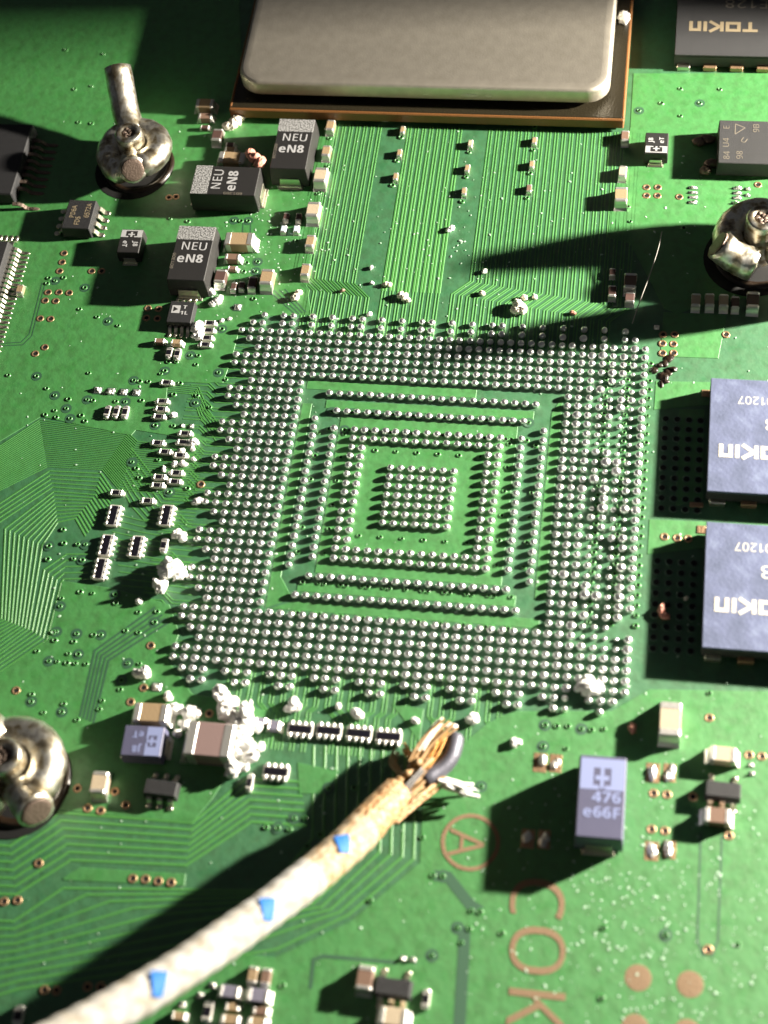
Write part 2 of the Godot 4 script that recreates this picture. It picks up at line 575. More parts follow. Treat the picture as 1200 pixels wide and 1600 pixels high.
func make_small_chip(w: float, d: float, h: float, pitch: float, each: int, reach: float, along_x: bool) -> Node3D:
	var o := Node3D.new()
	var b := MB.new()
	b.box(Vector3(0, h * 0.5 + 0.1, 0), Vector3(w, h - 0.1, d), 0.06, 0.94, 0.94)
	obj("body", b, M.ic, o)
	var lm := lead_mesh(reach, h * 0.5, pitch * 0.5)
	for k in each:
		var u := (k - (each - 1) * 0.5) * pitch
		for s in [0, 1]:
			if along_x:
				shared("lead", lm, o, Vector3(u, 0, (d * 0.5 - 0.05) * (1 - 2 * s)), PI * s)
			else:
				shared("lead", lm, o, Vector3((w * 0.5 - 0.05) * (1 - 2 * s), 0, u), PI * 0.5 + PI * s)
	return o


func logo(parent: Node3D, at: Vector3, cap: float, m: Material, turn: float) -> void:   # TOKIN in square strokes
	var b := MB.new()
	var t := cap * 0.27
	var x := 0.0
	var w := cap * 1.1
	var y := 0.012
	b.box(Vector3(x + w * 0.5, y, -cap + t * 0.5), Vector3(w, 0.024, t))                          # T
	b.box(Vector3(x + w * 0.5, y, -(cap - t) * 0.5), Vector3(t, 0.024, cap - t))
	x += w + t * 0.5
	for s in [0.0, 1.0]:                                                                          # O
		b.box(Vector3(x + t * 0.5 + s * (w - t), y, -cap * 0.5), Vector3(t, 0.024, cap))
		b.box(Vector3(x + w * 0.5, y, -t * 0.5 - s * (cap - t)), Vector3(w - t * 2.0, 0.024, t))
	x += w + t * 0.5
	b.box(Vector3(x + t * 0.5, y, -cap * 0.5), Vector3(t, 0.024, cap))                            # K
	for s in [-1.0, 1.0]:
		b.xf = Transform3D(Basis(Vector3.UP, s * 0.62), Vector3(x + t + cap * 0.38, y, -cap * 0.5 - s * cap * 0.25))
		b.box(Vector3.ZERO, Vector3(cap * 0.95, 0.022 + 0.002 * s, t * 0.95))
	b.xf = Transform3D()
	x += t + cap * 0.95
	b.box(Vector3(x + t * 0.5, y, -cap * 0.5), Vector3(t, 0.024, cap))                            # I
	x += t * 1.6
	w = cap * 0.88
	b.box(Vector3(x + t * 0.5, y, -cap * 0.5), Vector3(t, 0.024, cap))                            # N
	b.box(Vector3(x + w - t * 0.5, y, -(cap - t) * 0.5), Vector3(t, 0.024, cap - t))
	b.box(Vector3(x + t + (w - t) * 0.5, y, -cap + t * 0.5), Vector3(w - t, 0.024, t))
	var o := obj("logo", b, m, parent)
	o.position = at * MM
	o.rotation.y = turn


func make_choke(x0: float, x1: float, d: float, h: float, m: Material, ink: Material, at: Vector3, label: String) -> Node3D:   # a wide flat part; prints are upside down for the camera
	var o := thing("decoupling_choke", label, "decoupling part", at, 0.0, "wide flat decoupling parts at the board's edge")
	var b := MB.new()
	b.box(Vector3((x0 + x1) * 0.5, h * 0.5, 0), Vector3(x1 - x0, h - 0.6, d), 0.04)
	obj("body", b, M.choke_dark, o)
	var c := MB.new()
	c.box(Vector3((x0 + x1) * 0.5, h - 0.13, 0), Vector3(x1 - x0 + 0.06, 0.26, d + 0.06), 0.05)
	obj("top_plate", c, m, o)
	for k in 5:
		var t := MB.new()
		t.box(Vector3(x0 + 1.0 + k * 2.8, 0.32, d * 0.5 + 0.1), Vector3(1.4, 0.62, 0.7), 0.08)
		obj("terminal", t, M.copper if k > 0 else M.lead, o)
	return o


# ---------------------------------------------------------------- the scene
func _ready() -> void:
	rng.seed = 41
	var cam := Camera3D.new()
	cam.name = "camera"
	add_child(cam)
	cam.transform = Transform3D(Basis(Vector3(0.987190, -0.095278, -0.127973), Vector3(-0.064281, 0.496600, -0.865596), Vector3(0.146024, 0.862734, 0.484114)), Vector3(18.672820, 128.138673, 73.603597) * MM)
	var lens := CameraAttributesPhysical.new()
	lens.frustum_focal_length = 37.5       # with the 24 mm frame height: 35.5 degrees
	lens.frustum_near = 0.01
	lens.frustum_far = 20.0
	lens.frustum_focus_distance = 160.0 * MM
	lens.exposure_aperture = 20.0
	cam.attributes = lens
	cam.near = 0.01
	cam.far = 20.0
	cam.fov = 35.49
	cam.current = true

	var we := WorldEnvironment.new()
	we.name = "surroundings"
	var env := Environment.new()
	env.background_mode = Environment.BG_COLOR
	env.background_color = lin(0.036, 0.037, 0.04)
	env.tonemap_mode = Environment.TONE_MAPPER_LINEAR
	env.tonemap_exposure = 1.0
	env.sdfgi_enabled = true
	env.ssao_enabled = true
	env.ssil_enabled = true
	we.environment = env
	add_child(we)

	var key := AreaLight3D.new()           # the bench lamp: small, low, beyond the frame
	key.name = "bench_lamp"
	key.area_size = Vector2(6, 6) * MM
	key.light_energy = 0.26
	key.light_color = Color(1.0, 0.965, 0.9)
	key.shadow_enabled = true
	add_child(key)
	key.look_at_from_position(Vector3(170, 62, -62) * MM, Vector3(10, 0, 12.5) * MM, Vector3.UP)

	materials()
	build_board()
	build_balls()
	build_big_chip()
	build_chips()
	build_chip_parts()
	build_hooks()
	build_wire()
	build_crumbs()
	build_lamp()


func pour(p: Array) -> void:
	var q := PackedVector2Array()
	for e in p:
		q.append(e)
	var b := MB.new()
	b.slab(q, 0.0, POUR)
	obj("copper_pour", b, M.pour, board)


func bundle(first: Array, last: Array, n: int, w: float, h := 0.03, y := 0.0, m: Material = null) -> void:
	var b := MB.new()
	for i in n:
		var f := float(i) / maxf(1.0, n - 1)
		var p := []
		for k in first.size():
			p.append(first[k].lerp(last[k], f))
		b.strip(p, w, y, h)
	var o := obj("copper_traces" if h > 0.0 else "clearance_lines", b, m if m else M.trace, board)
	o.set_meta("kind", "stuff")


func build_board() -> void:
	board = thing("circuit_board", "green circuit board with bare ball grid, traces and copper fields", "circuit board")
	var b := MB.new()
	b.box(Vector3(-5, -0.8, -5), Vector3(190, 1.6, 190))
	obj("laminate", b, M.bare, board)
	pour([Vector2(-63.73, -70.17), Vector2(-29.75, -70.85), Vector2(-25.26, -48.76), Vector2(-16.47, -46.64), Vector2(-14.36, -46.72), Vector2(-14.62, -40.85), Vector2(-14.6, -33.8), Vector2(-14.47, -24.55), Vector2(-13.31, -20.41), Vector2(-18.89, -19.93), Vector2(-20.34, -17.62), Vector2(-20.46, -14.64), Vector2(-20.84, -11.69), Vector2(-26.39, -11.41), Vector2(-25.91, -7.06), Vector2(-20.21, -4.72), Vector2(-28.46, -5.63), Vector2(-28.78, -5.01), Vector2(-33.14, -5.68), Vector2(-38.33, -6.53), Vector2(-44.96, -0.58)])
	pour([Vector2(-31.91, 11.24), Vector2(-26.9, 11.64), Vector2(-21.42, 12.84), Vector2(-19.92, 15.62), Vector2(-20.45, 18.33), Vector2(-17.62, 21.37), Vector2(-14.97, 21.57), Vector2(-10.52, 22.39), Vector2(-14.13, 30.82), Vector2(-15.4, 32.93), Vector2(-27.14, 32.97), Vector2(-30.56, 35.81), Vector2(-35.04, 36.24), Vector2(-38.96, 21.68), Vector2(-35.62, 21.02), Vector2(-31.89, 17.26)])
	pour([Vector2(8.49, 21.88), Vector2(10.56, 20.51), Vector2(18.97, 19.76), Vector2(22.1, 17.46), Vector2(35.21, 16.55), Vector2(35.22, 47.89), Vector2(-21.69, 54.25), Vector2(-24.21, 52.57), Vector2(-11.76, 43.54), Vector2(-6.48, 43.45), Vector2(-0.8, 39.9), Vector2(4.22, 34.49), Vector2(3.62, 25.71), Vector2(5.52, 25.07)])
	pour([Vector2(17.01, -54.49), Vector2(35.2, -55.09), Vector2(35.21, -25.84), Vector2(26.03, -24.39), Vector2(23, -22.65), Vector2(21.62, -23.2), Vector2(17.9, -31.18), Vector2(15.62, -31.72), Vector2(15.67, -35.24), Vector2(17.08, -46.65)])
	pour([Vector2(21.58, -22.73), Vector2(27.61, -22.69), Vector2(26.95, -17.55), Vector2(21.5, -17.44)])
	pour([Vector2(21.2, -14.51), Vector2(35.21, -15.1), Vector2(35.21, -13.79), Vector2(21.17, -11.28)])
	pour([Vector2(21.31, 0.7), Vector2(35.21, 0.32), Vector2(35.21, 1.37), Vector2(21.31, 4.28)])
	pour([Vector2(-25.44, 38.75), Vector2(-24.17, 37.74), Vector2(-15.1, 37.39), Vector2(-15.02, 38.36), Vector2(-25.29, 38.9)])
	pour([Vector2(0.12, 20.72), Vector2(2.95, 20.95), Vector2(2.93, 24.02), Vector2(1.16, 21.82)])
	pour([Vector2(-7.25, 26.83), Vector2(-3.57, 27.24), Vector2(-4.91, 29.37), Vector2(-6.66, 29.54)])
	pour([Vector2(23.55, -11.44), Vector2(25.8, -11.59), Vector2(25.99, -1.8), Vector2(23.6, -0.95)])
	pour([Vector2(-8.5, -8.5), Vector2(8.5, -8.5), Vector2(8.5, 8.5), Vector2(-8.5, 8.5)])
	pour([Vector2(-12.4, -12.45), Vector2(4.2, -12.45), Vector2(4.2, -11.5), Vector2(-12.4, -11.5)])
	pour([Vector2(-12.5, -9.8), Vector2(-11.6, -9.8), Vector2(-11.6, 9.2), Vector2(-10.2, 11.3), Vector2(-12.5, 12.4)])
	pour([Vector2(-10.0, 11.55), Vector2(12.2, 11.55), Vector2(12.2, 12.45), Vector2(-12.0, 12.45)])
	pour([Vector2(11.6, -10.2), Vector2(12.5, -12.3), Vector2(12.5, 9.6), Vector2(11.6, 9.6)])
	pour([Vector2(-10.2, -10.3), Vector2(9.9, -10.3), Vector2(9.9, -9.4), Vector2(-10.2, -9.4)])
	pour([Vector2(-9.9, 9.4), Vector2(9.9, 9.4), Vector2(9.9, 10.5), Vector2(-9.9, 10.5)])
	# the long paired traces between the lidded chip and the ball grid
	b = MB.new()
	for k in range(-19, 24):
		var x := k * 0.78 - 0.1
		if absf(x + 7.4) < 0.4 or absf(x - 0.1) < 0.3 or absf(x - 6.6) < 0.3 or x < -14.6 or x > 16.6:
			continue
		var shift := 0.0
		var z := -23.8
		if x < -6.6:
			shift = -1.7
			z = -25.2 + 0.1 * (x + 14)
		elif x > 0.5:
			shift = 1.7
			z = -25.6 + 0.16 * x
		for s in [-0.15, 0.15]:
			b.strip([Vector2(x + s + shift, -46.0), Vector2(x + s + shift, z), Vector2(x + s, z + absf(shift)), Vector2(x + s, -17.5)], 0.13, 0.0, 0.035)
	var tr := obj("copper_traces", b, M.trace, board)
	tr.set_meta("kind", "stuff")
	# traces running out between the balls at the near side of the grid
	b = MB.new()
	for k in range(-15, 11):
		if k % 4 == 2:
			continue
		var x := k + 0.5
		for s in [-0.16, 0.16]:
			var j: float = 0.9 if (k + 20) % 7 < 3 else -0.5
			b.strip([Vector2(x + s, 17.5), Vector2(x + s, 21.6), Vector2(x + s + j, 21.6 + absf(j)), Vector2(x + s + j, 25.8)], 0.13, 0.0, 0.03)
	tr = obj("copper_traces", b, M.trace, board)
	tr.set_meta("kind", "stuff")
	# traces leaving the grid sideways
	b = MB.new()
	for k in range(-16, 18):
		if k % 4 == 3:
			continue
		for s in [-0.17, 0.17]:
			b.strip([Vector2(-17.5, k + 0.5 + s), Vector2(-21.2, k + 0.5 + s), Vector2(-22.2, k - 0.4 + s), Vector2(-24.0, k - 0.4 + s)], 0.12, 0.0, 0.03)
	tr = obj("copper_traces", b, M.trace, board)
	tr.set_meta("kind", "stuff")
	bundle([Vector2(-42.67, -1.84), Vector2(-38.37, -6.15), Vector2(-29.16, -5.28), Vector2(-27.99, -4.33), Vector2(-21.36, -4.05)], [Vector2(-41.45, 2.85), Vector2(-36.31, -0.9), Vector2(-30.79, -0.93), Vector2(-28.68, 1.14), Vector2(-20.94, 1.49)], 24, 0.1)
	bundle([Vector2(-43.06, 6.5), Vector2(-36, -0.42), Vector2(-30.82, -0.5), Vector2(-28.95, 1.65)], [Vector2(-42.52, 8.47), Vector2(-35.26, 1.33), Vector2(-30.91, 1.37), Vector2(-29.25, 3.16)], 5, 0.16)
	bundle([Vector2(-40.14, 17.31), Vector2(-36.8, 15.47), Vector2(-38.8, 6.18), Vector2(-35.02, 1.81), Vector2(-30.86, 1.87), Vector2(-29.5, 3.46)], [Vector2(-38.96, 21.68), Vector2(-34, 16.34), Vector2(-34.76, 7.67), Vector2(-33.86, 5.11), Vector2(-32.21, 4.57), Vector2(-30.79, 6.4)], 9, 0.16)
	bundle([Vector2(-38.9, 21.93), Vector2(-33.59, 16.5), Vector2(-33.96, 10.19), Vector2(-32.2, 8.43), Vector2(-30.11, 8.27)], [Vector2(-38.47, 23.52), Vector2(-32.01, 17.27), Vector2(-32.04, 11.45), Vector2(-31.89, 11.04), Vector2(-29.54, 10.78)], 5, 0.16)
	bundle([Vector2(-29.14, 3.64), Vector2(-26.19, 4.26), Vector2(-23.32, 4.59), Vector2(-20.85, 4.55)], [Vector2(-26.25, 11.25), Vector2(-23.81, 11.26), Vector2(-21.32, 11.52), Vector2(-19.48, 11.7)], 12, 0.12)
	bundle([Vector2(-28.47, -3.56), Vector2(-26.25, -1.18), Vector2(-23.81, 1.49), Vector2(-20.48, 1.6)], [Vector2(-28.47, 0.91), Vector2(-27.12, 2.79), Vector2(-25.57, 4.21), Vector2(-20.9, 4.28)], 8, 0.12)
	bundle([Vector2(-22.62, 13.2), Vector2(-27.32, 17.96), Vector2(-27.23, 24.36)], [Vector2(-21.02, 14.56), Vector2(-25.82, 18.79), Vector2(-25.89, 24.85)], 5, 0.2, 0, POUR + 0.012, M.clear)
	bundle([Vector2(-6.71, 28.51), Vector2(-11.44, 28.61), Vector2(-15.39, 32.98), Vector2(-27.09, 33.2), Vector2(-30.68, 36.49), Vector2(-32.65, 36.57)], [Vector2(-5.58, 32.26), Vector2(-10.39, 32.39), Vector2(-15.24, 36.64), Vector2(-25.14, 37.18), Vector2(-29.15, 40.54), Vector2(-31.58, 40.68)], 7, 0.24)
	bundle([Vector2(-6.11, 25.14), Vector2(-4.98, 33.31), Vector2(-7.9, 38.07), Vector2(-25.24, 39.6), Vector2(-28.81, 42.77), Vector2(-31, 42.89)], [Vector2(2.83, 24.62), Vector2(3.66, 34.22), Vector2(-1.13, 39.41), Vector2(-6.59, 42.79), Vector2(-26.93, 48.08), Vector2(-29.38, 49.11)], 10, 0.22)
	bundle([Vector2(-26.35, -11.19), Vector2(-23.18, -11.01), Vector2(-21.73, -8.46), Vector2(-20.09, -6.49)], [Vector2(-26.17, -10.28), Vector2(-23.67, -10.14), Vector2(-22.42, -7.66), Vector2(-20.24, -4.86)], 5, 0.1)
	bundle([Vector2(-23.85, -21.59), Vector2(-20.65, -19.35), Vector2(-17.4, -18.9)], [Vector2(-22.72, -17.64), Vector2(-21.55, -16.29), Vector2(-18.21, -15.94)], 6, 0.1)
	bundle([Vector2(-44.73, -14.97), Vector2(-42.55, -15.27), Vector2(-41.93, -16.34), Vector2(-42.15, -22.88)], [Vector2(-44.65, -14.66), Vector2(-42.27, -14.96), Vector2(-41.6, -16.12), Vector2(-41.81, -22.9)], 2, 0.1, 0, POUR + 0.012, M.clear)
	bundle([Vector2(26.81, 29.67), Vector2(26.84, 38.59), Vector2(27.38, 39.85)], [Vector2(28.51, 29.77), Vector2(28.43, 38.42), Vector2(27.97, 39.78)], 2, 0.16, 0, POUR + 0.012, M.clear)
	bundle([Vector2(-3.26, 45.56), Vector2(-3.35, 43.27), Vector2(-2.62, 42.89), Vector2(3.34, 42.78)], [Vector2(-3.26, 45.56), Vector2(-3.35, 43.27), Vector2(-2.62, 42.89), Vector2(3.34, 42.78)], 1, 0.3, 0, POUR + 0.012, M.clear)
	bundle([Vector2(5.5, 35.44), Vector2(6.66, 35.43), Vector2(8.71, 37.56), Vector2(9.65, 38.04)], [Vector2(5.5, 35.44), Vector2(6.66, 35.43), Vector2(8.71, 37.56), Vector2(9.65, 38.04)], 1, 0.9, 0, POUR + 0.012, M.clear)
	bundle([Vector2(8.43, 39.36), Vector2(8.61, 42.02), Vector2(8.93, 48.92)], [Vector2(8.43, 39.36), Vector2(8.61, 42.02), Vector2(8.93, 48.92)], 1, 0.95, 0, POUR + 0.012, M.clear)
	bundle([Vector2(-22.35, -32.13), Vector2(-21.79, -28.15)], [Vector2(-21.53, -32.17), Vector2(-20.98, -28.19)], 2, 0.1, 0, POUR + 0.012, M.clear)
	bundle([Vector2(-18.1, -23.13), Vector2(-14.87, -20.32)], [Vector2(-16.49, -23.46), Vector2(-13.88, -20.7)], 4, 0.12, 0, POUR + 0.012, M.clear)
	bundle([Vector2(-45.4, -29.27), Vector2(-44.26, -17.98)], [Vector2(-43.3, -29.37), Vector2(-42.67, -17.67)], 7, 0.1)
	# tented holes: a dimple with a raised lip
	var lip := MB.new()
	lip.lathe([Vector2(0.29, 0.0), Vector2(0.25, 0.05), Vector2(0.21, 0.1), Vector2(0.17, 0.1), Vector2(0.14, 0.03)], 12)
	var well := MB.new()
	well.lathe([Vector2(0.145, 0.035), Vector2(0.001, 0.03)], 12)
	var mm := MultiMesh.new()
	mm.transform_format = MultiMesh.TRANSFORM_3D
	mm.mesh = well.commit(lip.commit(ArrayMesh.new(), M.via), M.hole)
	var vias := via_spots()
	for z in [-9.0, -7.0, 12.7, 9.6]:
		for k in range(-9, 10):
			vias.append(Vector2(k + 0.5 * (k % 2), z))
	for k in range(-5, 6, 2):
		vias.append(Vector2(k + 0.3, -4.9))
		vias.append(Vector2(k, 4.4))
		for s in [-10.4, -7.9, 7.9, 10.4]:
			vias.append(Vector2(s, k * 1.3))
	for k in range(-17, 12):
		for s in [16.5, 18.5, 20.6]:
			vias.append(Vector2(s, k + 0.5))
	mm.instance_count = vias.size()
	for i in vias.size():
		var g := rng.randf_range(0.8, 1.15)
		mm.set_instance_transform(i, Transform3D(Basis.from_scale(Vector3(g, 1.0, g)), Vector3(vias[i].x, 0.02, vias[i].y) * MM))
	var vi := MultiMeshInstance3D.new()
	vi.name = "tented_vias"
	vi.multimesh = mm
	board.add_child(vi, true)
	vi.set_meta("kind", "stuff")
	# dark clearance discs round some of them
	b = MB.new()
	for i in vias.size():
		if i % 3 == 0 and i < 140 or i >= 170 and i < 206 and i % 2 == 0:
			var q := []
			for k in 12:
				q.append(Vector3(vias[i].x + 0.55 * cos(TAU * k / 12), POUR + 0.014, vias[i].y + 0.55 * sin(TAU * k / 12)))
			b.face(q, Vector3.UP)
	var cd := obj("clearance_discs", b, M.clear, board)
	cd.set_meta("kind", "stuff")
	# plated holes
	var ring := MB.new()
	ring.lathe([Vector2(0.42, 0.0), Vector2(0.4, 0.06), Vector2(0.33, 0.085), Vector2(0.25, 0.075), Vector2(0.21, 0.045)], 14)
	var pit := MB.new()
	pit.lathe([Vector2(0.22, 0.046), Vector2(0.001, 0.045)], 14)
	var hm := pit.commit(ring.commit(ArrayMesh.new(), M.copper), M.hole)
	for p in hole_spots():
		shared("plated_hole", hm, board, Vector3(p.x, 0.0, p.y))
	var dull := MB.new()
	dull.lathe([Vector2(0.4, 0.0), Vector2(0.38, 0.05), Vector2(0.3, 0.07), Vector2(0.27, 0.045)], 12)
	var pit2 := MB.new()
	pit2.lathe([Vector2(0.28, 0.046), Vector2(0.001, 0.045)], 12)
	var dm := pit2.commit(dull.commit(ArrayMesh.new(), M.clear), M.hole)
	for row in 10:
		for col in 4:
			shared("plated_hole", dm, board, Vector3(22.3 + col * 1.08, 0.0, -10.3 + row * 1.08))
			if row < 9:
				shared("plated_hole", dm, board, Vector3(22.2 + col * 1.08, 0.0, 4.9 + row * 1.08))
	# bare solder pads
	for p in pad_spots():
		var sp := MB.new()
		if p[4] == 2:
			sp.box(Vector3(0, 0.05, 0), Vector3(p[2], 0.1, p[3]), 0.03)
			var f := obj("solder_pad", sp, M.copper, board)
			f.position = Vector3(p[0], 0.0, p[1]) * MM
			continue
		var rim := MB.new()
		rim.box(Vector3(0, 0.025, 0), Vector3(p[2] + 0.12, 0.06, p[3] + 0.12), 0.01)
		var r := obj("solder_pad", rim, M.copper if p[4] == 1 else M.clear, board)
		r.position = Vector3(p[0], 0.0, p[1]) * MM
		if p[4] == 0:
			sp.box(Vector3(0, 0.07, 0), Vector3(p[2] * 0.86, 0.16, p[3] * 0.86), 0.06)
		for q in 3:
			var off := Vector3(rng.randf_range(-0.2, 0.2) * p[2], 0.05, rng.randf_range(-0.25, 0.25) * p[3])
			sp.blob(off, Vector3(p[2] * rng.randf_range(0.22, 0.4), rng.randf_range(0.12, 0.3), p[3] * rng.randf_range(0.2, 0.36)), int(p[0] * 7.0) + 50 + q, 0.45, 12)
		obj("solder", sp, M.tin, r)
	# etched letters, the ringed A and the copper dots
	for e in letter_spots():
		letters("copper_letter", e[0], e[1], Vector3(e[2], POUR + 0.02, e[3]), -PI * 0.5, M.letter, board, 1.0, 400, 0.03)
	b = MB.new()
	b.lathe([Vector2(2.45, POUR), Vector2(2.45, POUR + 0.025), Vector2(2.1, POUR + 0.025), Vector2(2.1, POUR)], 40, Vector3(8.18, 0.0, 32.36))
	obj("copper_ring", b, M.letter, board)
	for p in dot_spots():
		b = MB.new()
		b.lathe([Vector2(1.05, POUR), Vector2(1.0, POUR + 0.025), Vector2(0.001, POUR + 0.026)], 28, Vector3(p.x, 0, p.y))
		obj("copper_dot", b, M.letter, board)


func has_ball(r: int, c: int) -> bool:
	var u := absi(c - 20)
	var w := absi(r - 20)
	if r < 2:
		if c < 2 - r or c > 38 + r: return false
		if c == 1 and r == 1 or c == 2: return true
		if c > 24: return c in [25, 26, 28, 30, 32, 34, 36, 38] or c == 39 and r == 1
		return (c - 4) % 7 in [0, 1, 3, 5]
	if r > 38:
		if c == 40 or r == 40 and c > 38: return false
		return c % 4 in ([1, 2, 3] if r == 39 else [2, 3])
	if c < 2:
		return r % 4 in [1, 2] or r % 4 == 3 and c > 0 or r == 2
	if r == 31 and c == 40 or r == 32 and c > 38: return false
	if u > 12 or w > 12: return true
	if w == 11: return u <= 10
	if u == 11: return w <= 8
	if w == 9: return u <= 9
	if u == 9: return w <= 7
	if w == 7 or w == 6: return u <= 7
	if u == 7 or u == 6: return w <= 7
	return u <= 3 and w <= 3


func build_balls() -> void:
	var forms := []
	for k in 4:
		var b := MB.new()
		b.blob(Vector3(0, 0.24, 0), Vector3(0.345, 0.315, 0.345), 60 + k, 0.05 + 0.03 * k, 14)
		forms.append(b.commit(ArrayMesh.new(), M.solder))
	var spots := []
	for r in range(40, -1, -1):
		for c in 41:
			if has_ball(r, c):
				spots.append(Vector2(c - 20, r - 20))
	var mm := MultiMesh.new()
	mm.transform_format = MultiMesh.TRANSFORM_3D
	mm.mesh = forms[1]
	mm.instance_count = spots.size() - 300
	for i in spots.size():
		var p: Vector2 = spots[i]
		var g := rng.randf_range(0.94, 1.06)
		var tall := rng.randf_range(0.92, 1.06)
		if p.x > 12.5:                                   # the part of the grid that was left ragged
			var q := rng.randf()
			if p.x > 15.5 and p.x < 19.5 and p.y > -16 and p.y < 15:
				g = rng.randf_range(0.5, 0.85) if q < 0.6 else rng.randf_range(0.95, 1.4)
				tall = g * rng.randf_range(0.8, 1.1)
			elif q < 0.25:
				g *= rng.randf_range(0.7, 1.3)
				tall *= rng.randf_range(0.7, 1.2)
		var bs := Basis(Vector3.UP, rng.randf() * TAU) * Basis.from_scale(Vector3(g, tall, g))
		var at := Vector3(p.x + rng.randf_range(-0.025, 0.025), 0.0, p.y + rng.randf_range(-0.025, 0.025))
		if i < 300:
			var o := shared("solder_ball", forms[i % 4], board, at)
			o.basis = bs
		else:
			mm.set_instance_transform(i - 300, Transform3D(bs, at * MM))
	var field := MultiMeshInstance3D.new()
	field.name = "solder_balls"
	field.multimesh = mm
	board.add_child(field, true)
	field.set_meta("kind", "stuff")


func build_big_chip() -> void:
	var o := thing("lidded_chip", "big processor chip with grey metal lid on a brown-edged carrier", "chip", Vector3(-4.85, 0, -67.6))
	var b := MB.new()
	b.box(Vector3(0, 0.95, 0), Vector3(42.0, 1.5, 42.4), 0.05)
	obj("carrier", b, M.substrate, o)
	for s in [-1.0, 1.0]:
		var e := MB.new()
		e.box(Vector3(0, 1.07, s * 21.35), Vector3(42.5, 1.3, 0.36), 0.12)
		obj("brown_edge", e, M.edge, o)
		e = MB.new()
		e.box(Vector3(s * 21.1, 1.07, 0), Vector3(0.36, 1.3, 42.2), 0.12)
		obj("brown_edge", e, M.edge, o)
	var rows := []
	for f in [[1.2, 2.35], [0.15, 2.4], [0.0, 2.6], [0.0, 3.9], [0.12, 4.2], [0.4, 4.36], [1.0, 4.4]]:
		var line := PackedVector3Array()
		for c in 4:
			var sx := 1.0 if c in [0, 3] else -1.0
			var sz := 1.0 if c < 2 else -1.0
			for k in 7:
				var a := PI * 0.5 * (c + k / 6.0)
				var rr: float = 2.4 - f[0]
				line.append(Vector3(-0.35 + sx * (19.9 - 2.4) + rr * cos(a), f[1], sz * (20.0 - 2.4) + rr * sin(a)))
		rows.append(line)
	b = MB.new()
	b.grid(rows, true)
	var foot := MB.new()
	foot.box(Vector3(0, 2.05, 0), Vector3(36.5, 0.7, 36.3), 0.02)
	obj("seal", foot, M.substrate, o)
	var lidtop := []
	for p in rows[-1]:
		lidtop.append(p)
	b.face(lidtop, Vector3.UP)
	obj("metal_lid", b, M.lid, o)
	for p in [[0.2, 0.45, 19.9], [4.9, 0.75, 19.95], [6.9, 0.25, 19.95]]:
		b = MB.new()
		b.blob(Vector3(p[0], 3.2, p[2]), Vector3(p[1] * 1.6, 0.25, 0.12), int(p[0] * 9.0) + 80, 0.3, 10)
		obj("paste_smear", b, M.paste, o)


